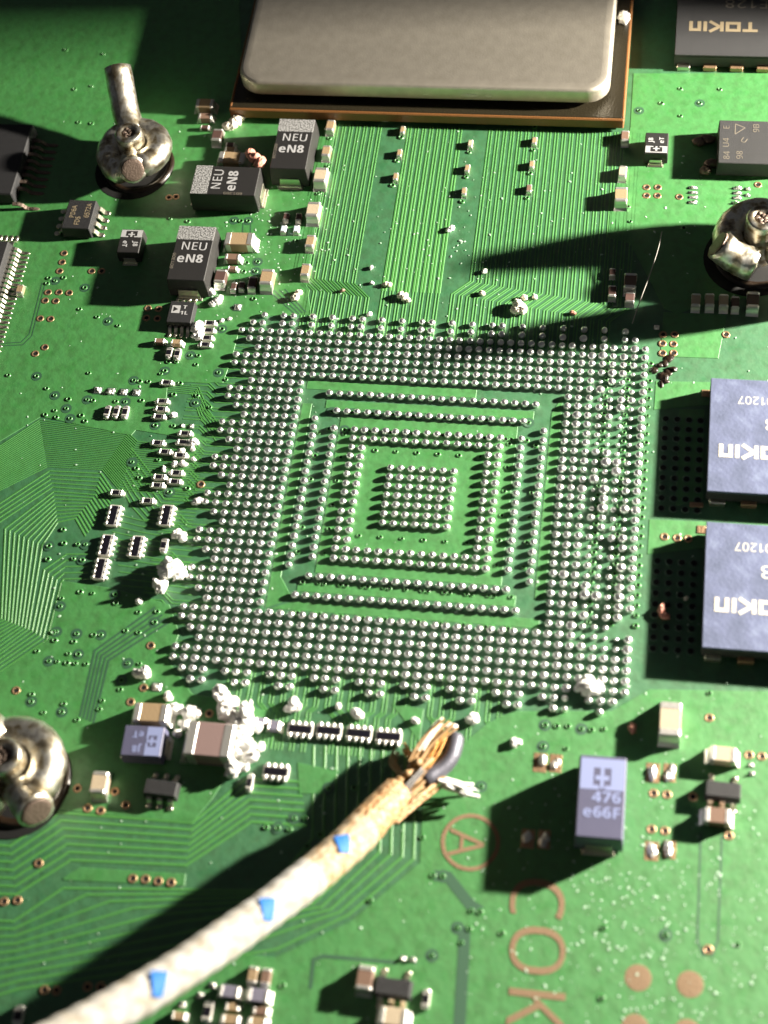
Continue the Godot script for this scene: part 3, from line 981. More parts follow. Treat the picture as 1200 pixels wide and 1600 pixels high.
func build_chips() -> void:
	for e in tantalum_spots():
		var key: String = "%s %.1f %.1f" % [e[0], e[1], e[2]]
		place(key, make_tantalum.bind(e[1], e[2], e[3], e[0]), "tantalum_capacitor", e[7], "capacitor", "marked tantalum capacitors", Vector3(e[4], 0, e[5]), e[6])
	var o := make_small_chip(3.2, 4.1, 1.5, 1.0, 4, 1.0, false)
	o.name = "power_chip"
	add_child(o, true)
	tag(o, "eight-leaded black chip with gold print beside the mounting hole", "chip")
	o.position = Vector3(-39.6, 0, -30.9) * MM
	for e in [["PD6A", -0.7, -0.3], ["FDS", 0.0, 0.9], ["6572A", 0.85, -0.5]]:
		letters("marking", e[0], 0.52, Vector3(e[1], 1.56, e[2]), PI * 0.5, M.gold_print, o, 0.95, 400)
	o = make_small_chip(2.7, 2.8, 0.95, 0.62, 4, 0.95, true)
	o.name = "small_chip"
	add_child(o, true)
	tag(o, "small square eight-leaded chip with a triangle mark, under the lowest NEU tantalum", "chip")
	o.position = Vector3(-26.4, 0, -19.3) * MM
	var b := MB.new()
	b.box(Vector3(-0.55, 1.0, -0.3), Vector3(0.85, 0.03, 0.95))
	obj("mark_square", b, M.print, o)
	b = MB.new()
	b.face([Vector3(-0.8, 1.022, -0.6), Vector3(-0.8, 1.022, 0.0), Vector3(-0.3, 1.022, -0.3)], Vector3.UP)
	obj("mark_triangle", b, M.black, o)
	letters("marking", "T", 0.42, Vector3(0.35, 1.01, -0.6), 0.0, M.print, o, 1.3)
	letters("marking", "1L", 0.42, Vector3(0.35, 1.01, 0.12), 0.0, M.print, o, 1.3)
	for e in [[-18.4, 30.5, 3, "grey six-leaded transistor in shade below the blue marked tantalum"], [28.45, 26.25, 2, "grey transistor between two bright-ended capacitors at the board's edge"], [3.4, 44.95, 2, "transistor at the bottom edge between three capacitors"]]:
		place("sot%d" % e[2], make_sot.bind(e[2]), "transistor", e[3], "transistor", "six-leaded transistors", Vector3(e[0], 0, e[1]), -0.03)
	# the many-leaded chip that enters the frame, and the one in shade behind it
	o = thing("quad_chip", "black many-leaded chip whose lead comb enters the frame", "chip", Vector3(-53.2, 0, -19.7))
	b = MB.new()
	b.box(Vector3(0, 0.85, 0), Vector3(14.2, 1.4, 15.0), 0.12, 0.97, 0.97)
	obj("body", b, M.ic, o)
	var lm := lead_mesh(1.5, 0.8, 0.34)
	for k in 24:
		shared("lead", lm, o, Vector3(7.0, 0, -6.9 + k * 0.6), PI * 0.5)
		shared("lead", lm, o, Vector3(-6.9 + k * 0.6, 0, -7.4), PI)
		shared("lead", lm, o, Vector3(-6.9 + k * 0.6, 0, 7.4), 0.0)
	o = thing("shaded_chip", "black chip standing in deep shade with a comb of dim leads", "chip", Vector3(-54.3, 0, -38.0))
	b = MB.new()
	b.box(Vector3(0, 0.85, -0.2), Vector3(13.6, 1.5, 10.2), 0.12, 0.98, 0.98)
	obj("body", b, M.ic, o)
	lm = lead_mesh(2.2, 0.8, 0.42, M.rust)
	for k in 8:
		shared("lead", lm, o, Vector3(6.8, 0, -3.6 + k * 0.98), PI * 0.5)
	shared("lead", lm, o, Vector3(6.8, 0, 5.4), PI * 0.5)
	# the chip with scratched marks at the edge
	o = thing("edge_chip", "dull black chip with scratched faint marks above the edge hook", "chip", Vector3(29.6, 0, -43.35))
	b = MB.new()
	b.box(Vector3(0, 1.05, 0), Vector3(7.0, 1.9, 5.95), 0.07, 0.98, 0.98)
	obj("body", b, M.choke_dark, o)
	var fm: Material = M.faint
	for e in [["E", -2.7, -1.9, PI * 0.5], ["U4", -2.7, 0.2, PI * 0.5], ["84", -2.6, 1.9, PI * 0.5], ["9B", 0.3, -1.9, PI * 0.5], ["98", -1.3, 1.8, PI * 0.5], ["U", -0.9, -0.2, -0.5]]:
		letters("marking", e[0], 0.62, Vector3(e[1], 2.015, e[2]), e[3], fm, o, 1.2, 400)
	b = MB.new()
	for e in [[Vector2(-1.8, -2.4), Vector2(-1.8, -1.0)], [Vector2(-1.8, -2.4), Vector2(-0.8, -1.9)], [Vector2(-1.8, -1.0), Vector2(-0.8, -1.9)]]:
		b.strip(e, 0.1, 2.008, 0.0)
	obj("mark_triangle", b, fm, o)
	for e in [[Vector3(-4.4, 0.4, -1.7), 0.9], [Vector3(-5.3, 0.35, -1.4), 0.7], [Vector3(-4.0, 0.4, 1.6), 0.8], [Vector3(-4.6, 0.3, 2.5), 0.6]]:
		b = MB.new()
		b.blob(e[0], Vector3(e[1], 0.5, 0.5), int(e[0].x * 31.0), 0.35, 12)
		obj("lead", b, M.rust, o)
	# the wide flat parts at the edge
	for e in choke_spots():
		var ch := make_choke(0.0, 14.0, e[2], 2.0, M.choke if e[4] else M.choke_dark, M.cream_print, Vector3(e[0], 0, e[1]), e[3])
		logo(ch, Vector3(e[5], 2.0, e[6]), e[7], M.cream_print if e[4] else M.gold_print, PI)
		letters("marking", "0E128", 1.25, Vector3(e[8], 2.0, e[9]), PI, M.cream_print if e[4] else M.faint, ch, 1.25, 400)
		if e[4]:
			letters("date_code", "01207", 0.85, Vector3(4.1, 2.0, -e[2] * 0.5 + 2.3), PI, M.cream_print, ch, 1.0, 400)
	# the large capacitor in its solder crust
	o = make_cap(4.1, 3.05, 2.3, "mauve")
	o.name = "large_capacitor"
	add_child(o, true)
	tag(o, "largest capacitor, mauve brown, its end buried in white solder", "capacitor")
	o.position = Vector3(-14.7, 0, 26.25) * MM


func build_chip_parts() -> void:
	for e in cap_spots():
		var key: String = "cap %.2f %.2f %.2f %s" % [e[2], e[3], e[4], e[5]]
		place(key, make_cap.bind(e[2], e[3], e[4], e[5]), "chip_capacitor", e[7], "capacitor", "small chip capacitors", Vector3(e[0], 0, e[1]), e[6] + rng.randf_range(-0.035, 0.035))
	for e in resistor_spots():
		var key: String = "res %.2f %.2f %.2f" % [e[2], e[3], e[4]]
		place(key, make_resistor.bind(e[2], e[3], e[4]), "chip_resistor", e[6], "resistor", "small chip resistors", Vector3(e[0], 0, e[1]), e[5] + rng.randf_range(-0.035, 0.035))
	for e in array_spots():
		place("array", make_array, "resistor_array", e[3], "resistor array", "eight-ended resistor arrays", Vector3(e[0], 0, e[1]), e[2] + rng.randf_range(-0.02, 0.02))


func bend(p: Array, n: int) -> Array:   # a smooth curve through points
	var c := Curve3D.new()
	for i in p.size():
		var t: Vector3 = (p[mini(i + 1, p.size() - 1)] - p[maxi(i - 1, 0)]) / 6.0
		c.add_point(p[i], -t, t)
	c.bake_interval = 0.05
	var out := []
	for i in n:
		out.append(c.sample_baked(c.get_baked_length() * i / (n - 1.0), true))
	return out


func filled(n: int, r: float) -> Array:
	var a := []
	a.resize(n)
	a.fill(r)
	return a


func make_hook(label: String, at: Vector3, size: float, end: Array, rod: Array, rod_r: float) -> void:
	var o := thing("wire_hook", label, "hook", at, 0.0, "bent steel hooks round the board's studs")
	o.scale = Vector3.ONE * size
	var b := MB.new()
	b.lathe([Vector2(1.45, 0.0), Vector2(1.45, 5.05), Vector2(1.28, 5.3), Vector2(0.8, 5.32), Vector2(0.7, 4.95), Vector2(0.001, 4.9)], 24)
	obj("stud", b, M.steel, o)
	b = MB.new()
	for k in 9:
		b.blob(Vector3(0.75 * cos(k * 2.4) * (0.3 + 0.08 * k), 5.0, 0.75 * sin(k * 2.4) * (0.3 + 0.08 * k)), Vector3(0.3, 0.22, 0.3), 90 + k, 0.4, 8)
	obj("stud_dirt", b, M.rust, o)
	b = MB.new()
	var p := []
	for k in 33:
		var a := TAU * 0.86 * k / 32.0 + 1.9
		p.append(Vector3(cos(a) * 2.75, 2.0 + 0.9 * k / 32.0, sin(a) * 2.75))
	b.tube(p, filled(33, 1.4), 20, 0.6, 0.12, 7)
	obj("ring", b, M.steel, o)
	b = MB.new()
	b.tube(bend(end, 10), filled(10, 1.45), 18, 0.12, 0.14, 8)
	obj("hook_end", b, M.steel, o)
	b = MB.new()
	var d: Vector3 = (end[-1] - end[-2]).normalized()
	b.tube([end[-1] + d * 0.1, end[-1] + d * 0.22], [1.22, 1.12], 18, 0.04, 0.12)
	obj("cut_face", b, M.rust, o)
	b = MB.new()
	var rr := filled(12, absf(rod_r))
	if rod_r < 0.0:
		for k in 12:
			rr[k] = 1.95 if k < 8 else 1.95 - 0.25 * (k - 7)
	b.tube(bend(rod, 12), rr, 18, 0.15, 0.1, 9)
	obj("rod", b, M.steel, o)
	b = MB.new()
	b.lathe([Vector2(3.9, 0.0), Vector2(3.8, 0.3), Vector2(3.5, 0.4), Vector2(3.1, 0.1)], 36)
	obj("resin_ring", b, M.resin, o)
	b = MB.new()
	b.lathe([Vector2(4.25, POUR), Vector2(4.25, POUR + 0.03), Vector2(0.001, POUR + 0.03)], 36, Vector3(-0.5, 0, 0.5))
	obj("clear_hole", b, M.hole, o)


func build_hooks() -> void:
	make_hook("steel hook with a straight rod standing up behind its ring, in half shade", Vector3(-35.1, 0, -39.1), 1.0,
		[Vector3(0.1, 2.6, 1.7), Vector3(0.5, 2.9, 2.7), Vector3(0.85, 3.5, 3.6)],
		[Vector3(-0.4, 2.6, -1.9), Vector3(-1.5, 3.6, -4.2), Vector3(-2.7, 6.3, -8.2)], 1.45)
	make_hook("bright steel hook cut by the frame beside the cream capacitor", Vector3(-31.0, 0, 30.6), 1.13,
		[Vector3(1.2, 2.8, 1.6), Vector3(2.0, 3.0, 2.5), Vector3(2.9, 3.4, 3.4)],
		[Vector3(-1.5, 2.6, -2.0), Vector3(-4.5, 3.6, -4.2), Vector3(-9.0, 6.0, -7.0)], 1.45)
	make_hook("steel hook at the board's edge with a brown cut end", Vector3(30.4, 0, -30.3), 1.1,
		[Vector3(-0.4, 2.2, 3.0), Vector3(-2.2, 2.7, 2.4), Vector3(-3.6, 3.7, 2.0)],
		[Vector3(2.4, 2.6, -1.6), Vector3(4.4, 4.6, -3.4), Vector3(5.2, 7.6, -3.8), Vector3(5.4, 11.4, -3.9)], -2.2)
	var o := thing("upright_rod", "steel rod standing beyond the edge hook", "rod", Vector3(36.0, 0, -25.6))
	var b := MB.new()
	b.tube([Vector3(0, 0.4, 0), Vector3(0.2, 5, -0.1), Vector3(0.6, 10, -0.4), Vector3(1.4, 13.6, -0.8)], [2.1, 2.1, 1.8, 1.0], 18, 0.2)
	obj("shaft", b, M.steel, o)
	b = MB.new()
	b.lathe([Vector2(2.2, 0.0), Vector2(2.1, 0.5), Vector2(1.4, 0.8)], 20)
	obj("foot", b, M.tin, o)


func build_wire() -> void:
	var o := thing("probe_wire", "white braided probe wire with blue flecks and a frayed charred tip", "wire")
	var path := wire_path()
	var fine := bend(path, 120)
	var nsl := 110
	var rows := []
	var up := Vector3.UP
	for i in nsl:
		var f: Vector3 = fine[i + 10]
		var t: Vector3 = (fine[mini(i + 11, 119)] - fine[i + 9]).normalized()
		var nn := t.cross(up).normalized()
		var bb := t.cross(nn)
		var line := PackedVector3Array()
		for j in 48:
			var a := TAU * j / 48
			var weave := sin(a * 7.0 + i * 0.9) * sin(a * 7.0 - i * 0.9) + 0.5 * sin(a * 2.0 + i * 0.21) * sin(i * 0.13)
			var r := 1.5 * (0.86 + 0.14 * minf(1.0, i / 14.0)) + 0.085 * weave
			if i == 0: r = 0.9
			line.append(f + (nn * cos(a) + bb * sin(a)) * r)
		rows.append(line)
	var b := MB.new()
	b.grid(rows.slice(0, 13), true, true)
	obj("scorched_end", b, M.scorched, o)
	b = MB.new()
	b.grid(rows.slice(12, 28), true, true)
	obj("toasted_sleeve", b, M.toasted, o)
	b = MB.new()
	b.grid(rows.slice(27), true, true)
	obj("braided_sleeve", b, M.sleeve, o)
	# blue tracer flecks woven into the sleeve
	for e in fleck_spots():
		var i: int = e[0]
		var f: Vector3 = fine[i]
		var t: Vector3 = (fine[i + 1] - fine[i - 1]).normalized()
		var eye := (Vector3(18.7, 128.1, 73.6) - f).normalized()
		var nn := (eye - t * eye.dot(t)).normalized()
		nn = nn.rotated(t, e[1])
		var bb := t.cross(nn)
		var fl := []
		for u in 7:
			var line := PackedVector3Array()
			var g: float = (u - 3.0) / 3.0 * e[2]
			for w in 5:
				var q: float = (w - 2.0) / 2.0 * 0.52 * (1.0 + 0.25 * g)
				var around := (g * 0.8 - q * 0.6) / 1.55
				line.append(f + t * (-g * 0.6 - q * 0.8) + (nn * cos(around) + bb * sin(around)) * 1.66)
			fl.append(line)
		b = MB.new()
		b.grid(fl, false)
		obj("blue_fleck", b, M.blue, o)
	for e in strand_spots():
		b = MB.new()
		var count: int = e[4]
		for q in count:
			var pts := []
			var off: Vector3 = Vector3(rng.randfn(0, 1), rng.randfn(0, 1), rng.randfn(0, 1)) * e[1] * 0.46
			for i in e[2].size():
				var loose: float = 1.0 + 0.22 * i
				pts.append(e[2][i] + (off + Vector3(rng.randfn(0, 1), rng.randfn(0, 1), rng.randfn(0, 1)) * e[1] * 0.16) * (loose if count > 1 else 0.0))
			var r: float = e[1] if count == 1 else e[1] * rng.randf_range(0.16, 0.34)
			b.tube(bend(pts, 10), filled(10, r), 8, 0.5, 0.1, q + 3)
		obj(e[3], b, M[e[0]], o)
	b = MB.new()
	for e in bead_spots():
		b.blob(e[0], Vector3.ONE * e[1], int(e[0].x * 17.0) + 5, 0.2, 10)
	obj("melted_beads", b, M.fibre, o)


func build_lamp() -> void:   # the hooded bench lamp that throws the low light, beyond the frame
	var o := thing("bench_lamp", "hooded bench lamp shining low across the board from beyond its edge", "lamp")
	var at := Vector3(170, 62, -62)
	var aim := (Vector3(10, 0, 12.5) - at).normalized()
	o.transform = Transform3D(Basis.looking_at(aim, Vector3.UP), at * MM)
	var b := MB.new()
	var rows := []
	for p in [[6.0, 8.0], [9.0, 8.0], [20.0, -30.0], [30.0, -68.0], [30.0 - 1.2, -68.0], [18.5, -30.0], [8.0, 7.0], [6.0, 7.0]]:
		var line := PackedVector3Array()
		for j in 40:
			line.append(Vector3(p[0] * cos(TAU * j / 40), p[0] * sin(TAU * j / 40), p[1]))
		rows.append(line)
	b.grid(rows, true)
	obj("hood", b, mat(lin(0.002, 0.002, 0.002), 1.0, 0.0, 0.0), o)
	b = MB.new()
	b.box(Vector3(0, 0, 1.2), Vector3(6, 6, 1.0), 0.2)
	var glow := mat(Color.WHITE, 0.5)
	glow.emission_enabled = true
	glow.emission = Color(1.0, 0.955, 0.87)
	glow.emission_energy_multiplier = 2.0
	obj("emitter", b, glow, o)
	b = MB.new()
	b.tube(bend([Vector3(0, 0, 8), Vector3(0, 10, 60), Vector3(20, 40, 120), Vector3(60, 60, 200)], 16), filled(16, 5.0), 14)
	obj("gooseneck", b, M.choke_dark, o)


func build_crumbs() -> void:
	var k := 0
	for e in crumb_spots():
		var q: Array = e[0]
		var c: Vector3 = q[0]
		var b := MB.new()
		for p in q:
			k += 1
			var r: float = p.y
			var lift: float = r * 0.72 * (1.0 if q.size() < 6 else 1.7)
			var mid := Vector3(p.x - c.x, lift, p.z - c.z)
			b.xf = Transform3D(Basis(Vector3.UP, rng.randf() * TAU) * Basis(Vector3.RIGHT, rng.randfn(0, 0.35)), mid)
			b.blob(Vector3.ZERO, Vector3(r * rng.randf_range(1.0, 1.4), r * 0.85, r * rng.randf_range(0.75, 1.0)), 200 + k, 0.45, 20)
			if q.size() > 4 and e[1] == "white":
				for t in 2:
					var d := Vector3(rng.randfn(0, 1), absf(rng.randfn(0, 0.8)), rng.randfn(0, 1)).normalized() * r * 0.8
					b.xf = Transform3D(Basis.looking_at(d.normalized(), Vector3(0.1, 1, 0.2)), mid + d)
					b.blob(Vector3.ZERO, Vector3(r * 0.35, r * 0.3, r * rng.randf_range(0.5, 0.9)), 700 + k * 3 + t, 0.6, 14)
			b.xf = Transform3D()
		var o := obj(numbered(e[3]), b, M[e[1]], self)
		o.position = Vector3(c.x, e[4], c.z) * MM
		tag(o, e[2], "crumb" if e[3] != "solder_mass" else "solder lump", "white and cream crumbs on the board")
	var burn := MB.new()
	for q in 14:
		burn.blob(Vector3(rng.randfn(0, 0.6), 0.03, rng.randfn(0, 0.9)), Vector3(rng.randf_range(0.2, 0.5), rng.randf_range(0.06, 0.25), rng.randf_range(0.2, 0.5)), 400 + q, 0.5, 10)
	var bo := obj("burnt_flux", burn, M.resin, self)
	bo.position = Vector3(21.99, 0, -15.89) * MM
	tag(bo, "dark burnt flux crust beside the plated holes at the grid's corner", "flux crust")
	# fine dust of flux over everything
	var d := MB.new()
	d.blob(Vector3(0, 0.01, 0), Vector3(0.07, 0.022, 0.07), 3, 0.4, 6)
	var mm := MultiMesh.new()
	mm.transform_format = MultiMesh.TRANSFORM_3D
	mm.mesh = d.commit(ArrayMesh.new(), M.dust)
	mm.instance_count = 1700
	for i in 1700:
		var p := Vector2(rng.randf_range(-50, 32), rng.randf_range(-46, 48))
		if i > 950: p = Vector2(rng.randfn(24, 9), rng.randfn(38, 8))
		elif i > 700: p = Vector2(rng.randfn(-20, 3.5), rng.randfn(-30, 5.5))
		elif i > 550: p = Vector2(rng.randfn(0, 9), rng.randfn(-30, 5))
		var g := absf(rng.randfn(0.6, 0.45)) + 0.25
		mm.set_instance_transform(i, Transform3D(Basis(Vector3.UP, rng.randf() * TAU) * Basis.from_scale(Vector3(g * rng.randf_range(0.7, 1.8), g * 0.8, g)), Vector3(p.x, POUR, p.y) * MM))
	var o := MultiMeshInstance3D.new()
	o.name = "flux_dust"
	o.multimesh = mm
	add_child(o, true)
	tag(o, "pale specks of flux dust scattered over the green board", "dust", "", "stuff")
	var t := thing("stray_hair", "thin pale hair curving over the edge hook's shadow", "hair")
	var b := MB.new()
	b.tube(bend(hair_path(), 24), filled(24, 0.05), 6, 0.5)
	obj("strand", b, M.hair, t)


# ---------------------------------------------------------------- places, in board millimetres
func via_spots() -> Array:
	return [
		Vector2(-37.44, -22.47), Vector2(-37.34, -19.74), Vector2(-35.28, -18.85), Vector2(-34.04, -18.36), Vector2(-32.86, -17.89), Vector2(-42.85, -11.17), Vector2(-39.91, -11.23), Vector2(-34.6, -11.95),
		Vector2(-38.51, -9.85), Vector2(-37.48, -9.07), Vector2(-35.99, -8.73), Vector2(-41.56, -23.5), Vector2(-40.79, -23.18), Vector2(-39.97, -23.64), Vector2(-41.57, -22.8), Vector2(-29.84, -11.35),
		Vector2(-29.24, -11.31), Vector2(-28.32, -11.32), Vector2(-34.06, -8.78), Vector2(-33.46, -8.75), Vector2(-31.1, -8.77), Vector2(-30.17, -8.78), Vector2(-28.55, -9.07), Vector2(-37.06, -7.32),
		Vector2(-35.95, -7.62), Vector2(-37.94, -6.76), Vector2(-36.72, -6.54), Vector2(-35.29, -6.49), Vector2(-34.25, -6.93), Vector2(-33.72, -6.29), Vector2(-26.61, -6.27), Vector2(-24.82, -6.34),
		Vector2(-23.1, -10), Vector2(-23.08, -9.12), Vector2(-25.48, -9.97), Vector2(-25.09, -11.34), Vector2(-24.7, -14.71), Vector2(-23.89, -14.74), Vector2(-23.9, -13.65), Vector2(-21.46, -12.82),
		Vector2(-26.78, -13.81), Vector2(-25.98, -13.86), Vector2(-26.93, -12.69), Vector2(-27.26, -12.33), Vector2(-21.57, -8.72), Vector2(-28.03, -1.97), Vector2(-27.46, -1.29), Vector2(-26.93, -0.29),
		Vector2(-23.71, 1.08), Vector2(-22.04, 0.54), Vector2(-25.5, -2.39), Vector2(-22.1, -18.12), Vector2(-20.57, -12.06), Vector2(-33.11, 5.86), Vector2(-34.08, 7.71), Vector2(-32.71, 7.3),
		Vector2(-31.35, 7.31), Vector2(-30.59, 7.28), Vector2(-33.85, 9.1), Vector2(-31.41, 8.86), Vector2(-30.52, 8.93), Vector2(-29.98, 12.21), Vector2(-28.78, 12.27), Vector2(-26.65, 12.23),
		Vector2(-26.4, 13.09), Vector2(-31.58, 13.01), Vector2(-31.52, 13.84), Vector2(-24.08, 13.82), Vector2(-22.37, 13.63), Vector2(-22.39, 14.71), Vector2(-24.88, 15.76), Vector2(-23.66, 15.85),
		Vector2(-29.35, 16.45), Vector2(-29.43, 17.23), Vector2(-31.57, 16.49), Vector2(-31.28, 16.4), Vector2(-31.24, 17.25), Vector2(-27.74, 16.42), Vector2(-27.09, 16.37), Vector2(-32.61, 18.46),
		Vector2(-29.65, 18.46), Vector2(-28.75, 18.45), Vector2(-29.58, 19.36), Vector2(-28.79, 19.34), Vector2(-31.29, 19.34), Vector2(-30.49, 19.31), Vector2(-27.79, 19.31), Vector2(-24, 18.93),
		Vector2(-22.92, 18.87), Vector2(-32.09, 22.64), Vector2(-31.97, 23.35), Vector2(-28.96, 23.29), Vector2(-30.6, 24.26), Vector2(-28.97, 24.07), Vector2(-25.55, 22.68), Vector2(-25.62, 23.51),
		Vector2(-24.23, 20.61), Vector2(-24.14, 21.49), Vector2(-27.4, 24.68), Vector2(13.47, 21.51), Vector2(15.43, 21.43), Vector2(14.47, 21.51), Vector2(16.56, 21.58), Vector2(17.41, 21.58),
		Vector2(18.44, 21.41), Vector2(13.45, 23.45), Vector2(15.43, 23.46), Vector2(27.14, 17.34), Vector2(-4.26, 28.84), Vector2(-2.09, 28.57), Vector2(-9.01, 32.74), Vector2(-8.02, 32.72),
		Vector2(-7, 32.73), Vector2(-5.85, 31.63), Vector2(-6.75, 31.75), Vector2(-4.38, 32.92), Vector2(-5.3, 34.04), Vector2(-4.49, 34), Vector2(0.6, 38), Vector2(5.43, 35.46),
		Vector2(6.22, 35.44), Vector2(8.85, 38.04), Vector2(9.54, 38.05), Vector2(7.88, 39.53), Vector2(8.83, 39.51), Vector2(8.31, 40.69), Vector2(6.08, 41.94), Vector2(-5.52, 45.54),
		Vector2(11.46, 39.59), Vector2(8.58, 27.49), Vector2(4.18, 32.33), Vector2(19.47, 38.33), Vector2(24.34, 38.42), Vector2(29.98, 38.57), Vector2(19.64, 43.85), Vector2(17.85, -49.1),
		Vector2(22.08, -52.41), Vector2(20.15, -50.25), Vector2(24.17, -50.4), Vector2(22.23, -48.51), Vector2(17.43, -35.89), Vector2(17.75, -33.94), Vector2(23.12, -33.37), Vector2(26.23, -52.47),
		Vector2(-7.13, -44.33), Vector2(-7.18, -41.02), Vector2(-7.2, -37.62), Vector2(0.4, -42.53), Vector2(0.42, -39.13), Vector2(0.32, -35.79), Vector2(-14.86, -43.87), Vector2(-14.51, -39.96),
		Vector2(-14.97, -36.1), Vector2(-14.77, -36.26), Vector2(-16.26, -29.73), Vector2(7.11, -43.09), Vector2(7.06, -39.89), Vector2(7.03, -36.55), Vector2(0.4, -39.09), Vector2(0.36, -35.74),
		Vector2(7, -46.35), Vector2(16.53, -39.3), Vector2(-44.9, -49.99), Vector2(-47.31, -56.02), Vector2(-42.76, -55.49), Vector2(-43.03, -50.54), Vector2(-43.28, -45.08), Vector2(-41.78, -44.98),
		Vector2(-30.22, -32.01), Vector2(-28.23, -31.72), Vector2(-23.31, -32.08), Vector2(-22.58, -32.05), Vector2(-21.81, -32.09), Vector2(-21.01, -26.6), Vector2(-19.88, -26.78), Vector2(-21.12, -25.47),
		Vector2(-19.87, -25.54), Vector2(-19.47, -22.05),
	]


func hole_spots() -> Array:
	return [
		Vector2(-41.24, -21.68), Vector2(-40.08, -21.75), Vector2(-38.97, -21.73), Vector2(-41.28, -20.61), Vector2(-40.15, -20.61), Vector2(-41.27, -18.32), Vector2(-40.16, -18.33), Vector2(-40.73, -13.95),
		Vector2(-39.92, -14.79), Vector2(-20.87, 0.01), Vector2(-22.31, 17.03), Vector2(-33.64, 22.41), Vector2(-22.11, 21.15), Vector2(-22.99, 22.58), Vector2(-15.74, 23.03), Vector2(-16.71, 23.12),
		Vector2(-25.96, 30.9), Vector2(-24.67, 32.57), Vector2(-23.5, 32.68), Vector2(-27.82, 37.72), Vector2(-19.5, 38.21), Vector2(-18.41, 38.15), Vector2(-17.3, 38.21), Vector2(-16.2, 38.21),
		Vector2(-29.98, 41.22), Vector2(-28.86, 41), Vector2(-24.84, 47.96), Vector2(-23.83, 47.9), Vector2(-21.32, 47.33), Vector2(-20.27, 47.22), Vector2(-22.59, 30.87), Vector2(-21.39, 31.97),
		Vector2(19.19, -37.44), Vector2(20.3, -37.49), Vector2(19.14, -38.55), Vector2(20.28, -38.6), Vector2(22.5, -37.42), Vector2(30.36, -39.4), Vector2(22.73, -20.09), Vector2(21.61, -18.96),
		Vector2(22.65, -18.95), Vector2(21.66, -17.82), Vector2(22.7, -17.89), Vector2(21.63, -20.03), Vector2(22.71, 2.39), Vector2(23.82, 2.44), Vector2(24.82, 2.43), Vector2(30.53, 22.65),
		Vector2(31.58, 22.67), Vector2(22.85, 26.74), Vector2(23.95, 26.75), Vector2(22.82, 29.84), Vector2(23.91, 29.88), Vector2(29.05, 29.78), Vector2(27.19, 19.61), Vector2(27.66, 39.21),
		Vector2(-37.22, -24.65), Vector2(-36.13, -24.71), Vector2(-40.72, -26.84), Vector2(-40.65, -25.65), Vector2(-40.65, -24.47), Vector2(-30.25, -20.25), Vector2(-29.1, -20.23), Vector2(-30.14, -19.04),
		Vector2(-28.99, -19.03), Vector2(-30.94, -34.87), Vector2(-30.19, -34.99), Vector2(27.6, -20.38), Vector2(26.09, 26.72),
	]


func pad_spots() -> Array:
	return [
		[-33.26, -9.93, 0.8, 0.8, 0],
		[-31.9, -9.91, 0.8, 0.8, 0],
		[-30.58, -9.9, 0.8, 0.8, 0],
		[-29.28, -9.93, 0.8, 0.8, 0],
		[-23.84, -6.38, 0.35, 0.4, 0],
		[-22.97, -6.4, 0.4, 0.5, 0],
		[-20.94, -20.86, 0.7, 0.8, 0],
		[-20.91, 20.98, 0.9, 0.8, 0],
		[22.72, 24.96, 1.0, 1.6, 1],
		[24.09, 24.83, 0.9, 1.5, 1],
		[13.33, 24.92, 1.0, 1.6, 1],
		[14.62, 24.86, 0.9, 1.5, 1],
		[12.87, 31.62, 1.0, 1.5, 1],
		[14.18, 31.55, 0.9, 1.5, 1],
		[22.93, 31.67, 1.0, 1.5, 1],
		[24.36, 31.42, 0.9, 1.4, 1],
		[23.87, -38.68, 0.9, 0.35, 0],
		[23.9, -38.04, 0.9, 0.35, 0],
		[23.92, -37.4, 0.9, 0.35, 0],
		[23.88, -36.72, 0.9, 0.35, 0],
		[28.32, -38.79, 0.9, 0.35, 0],
		[28.33, -38.16, 0.9, 0.35, 0],
		[28.34, -37.52, 0.9, 0.35, 0],
		[28.29, -36.85, 0.9, 0.35, 0],
		[29.34, -38.76, 0.5, 0.35, 0],
		[29.36, -37.91, 0.5, 0.35, 0],
		[3.82, 42.42, 0.5, 0.4, 0],
		[4.62, 42.44, 0.5, 0.4, 0],
		[-11.18, 46.15, 0.6, 0.5, 0],
		[-12.01, 47.05, 0.6, 0.5, 0],
		[-13.32, 47.89, 0.6, 0.5, 0],
		[20.98, -20.83, 0.6, 0.6, 0],
		[30.75, 23.53, 0.4, 0.4, 0],
		[30.82, 24.26, 0.4, 0.4, 0],
		[25.99, -13.41, 0.9, 0.8, 2],
		[25.97, 1.42, 0.8, 0.8, 2],
		[25.43, -1.15, 1.2, 0.5, 2],
	]


func letter_spots() -> Array:
	return [
		["C", 4.4, 13.95, 36.4],
		["O", 4.4, 14.3, 40.71],
		["K", 4.4, 14.55, 44.99],
		["A", 2.9, 7.82, 32.5],
	]


func dot_spots() -> Array:
	return [
		Vector2(22.36, 41.98), Vector2(26.37, 42.05), Vector2(22.31, 45.81), Vector2(26.3, 45.76),
	]


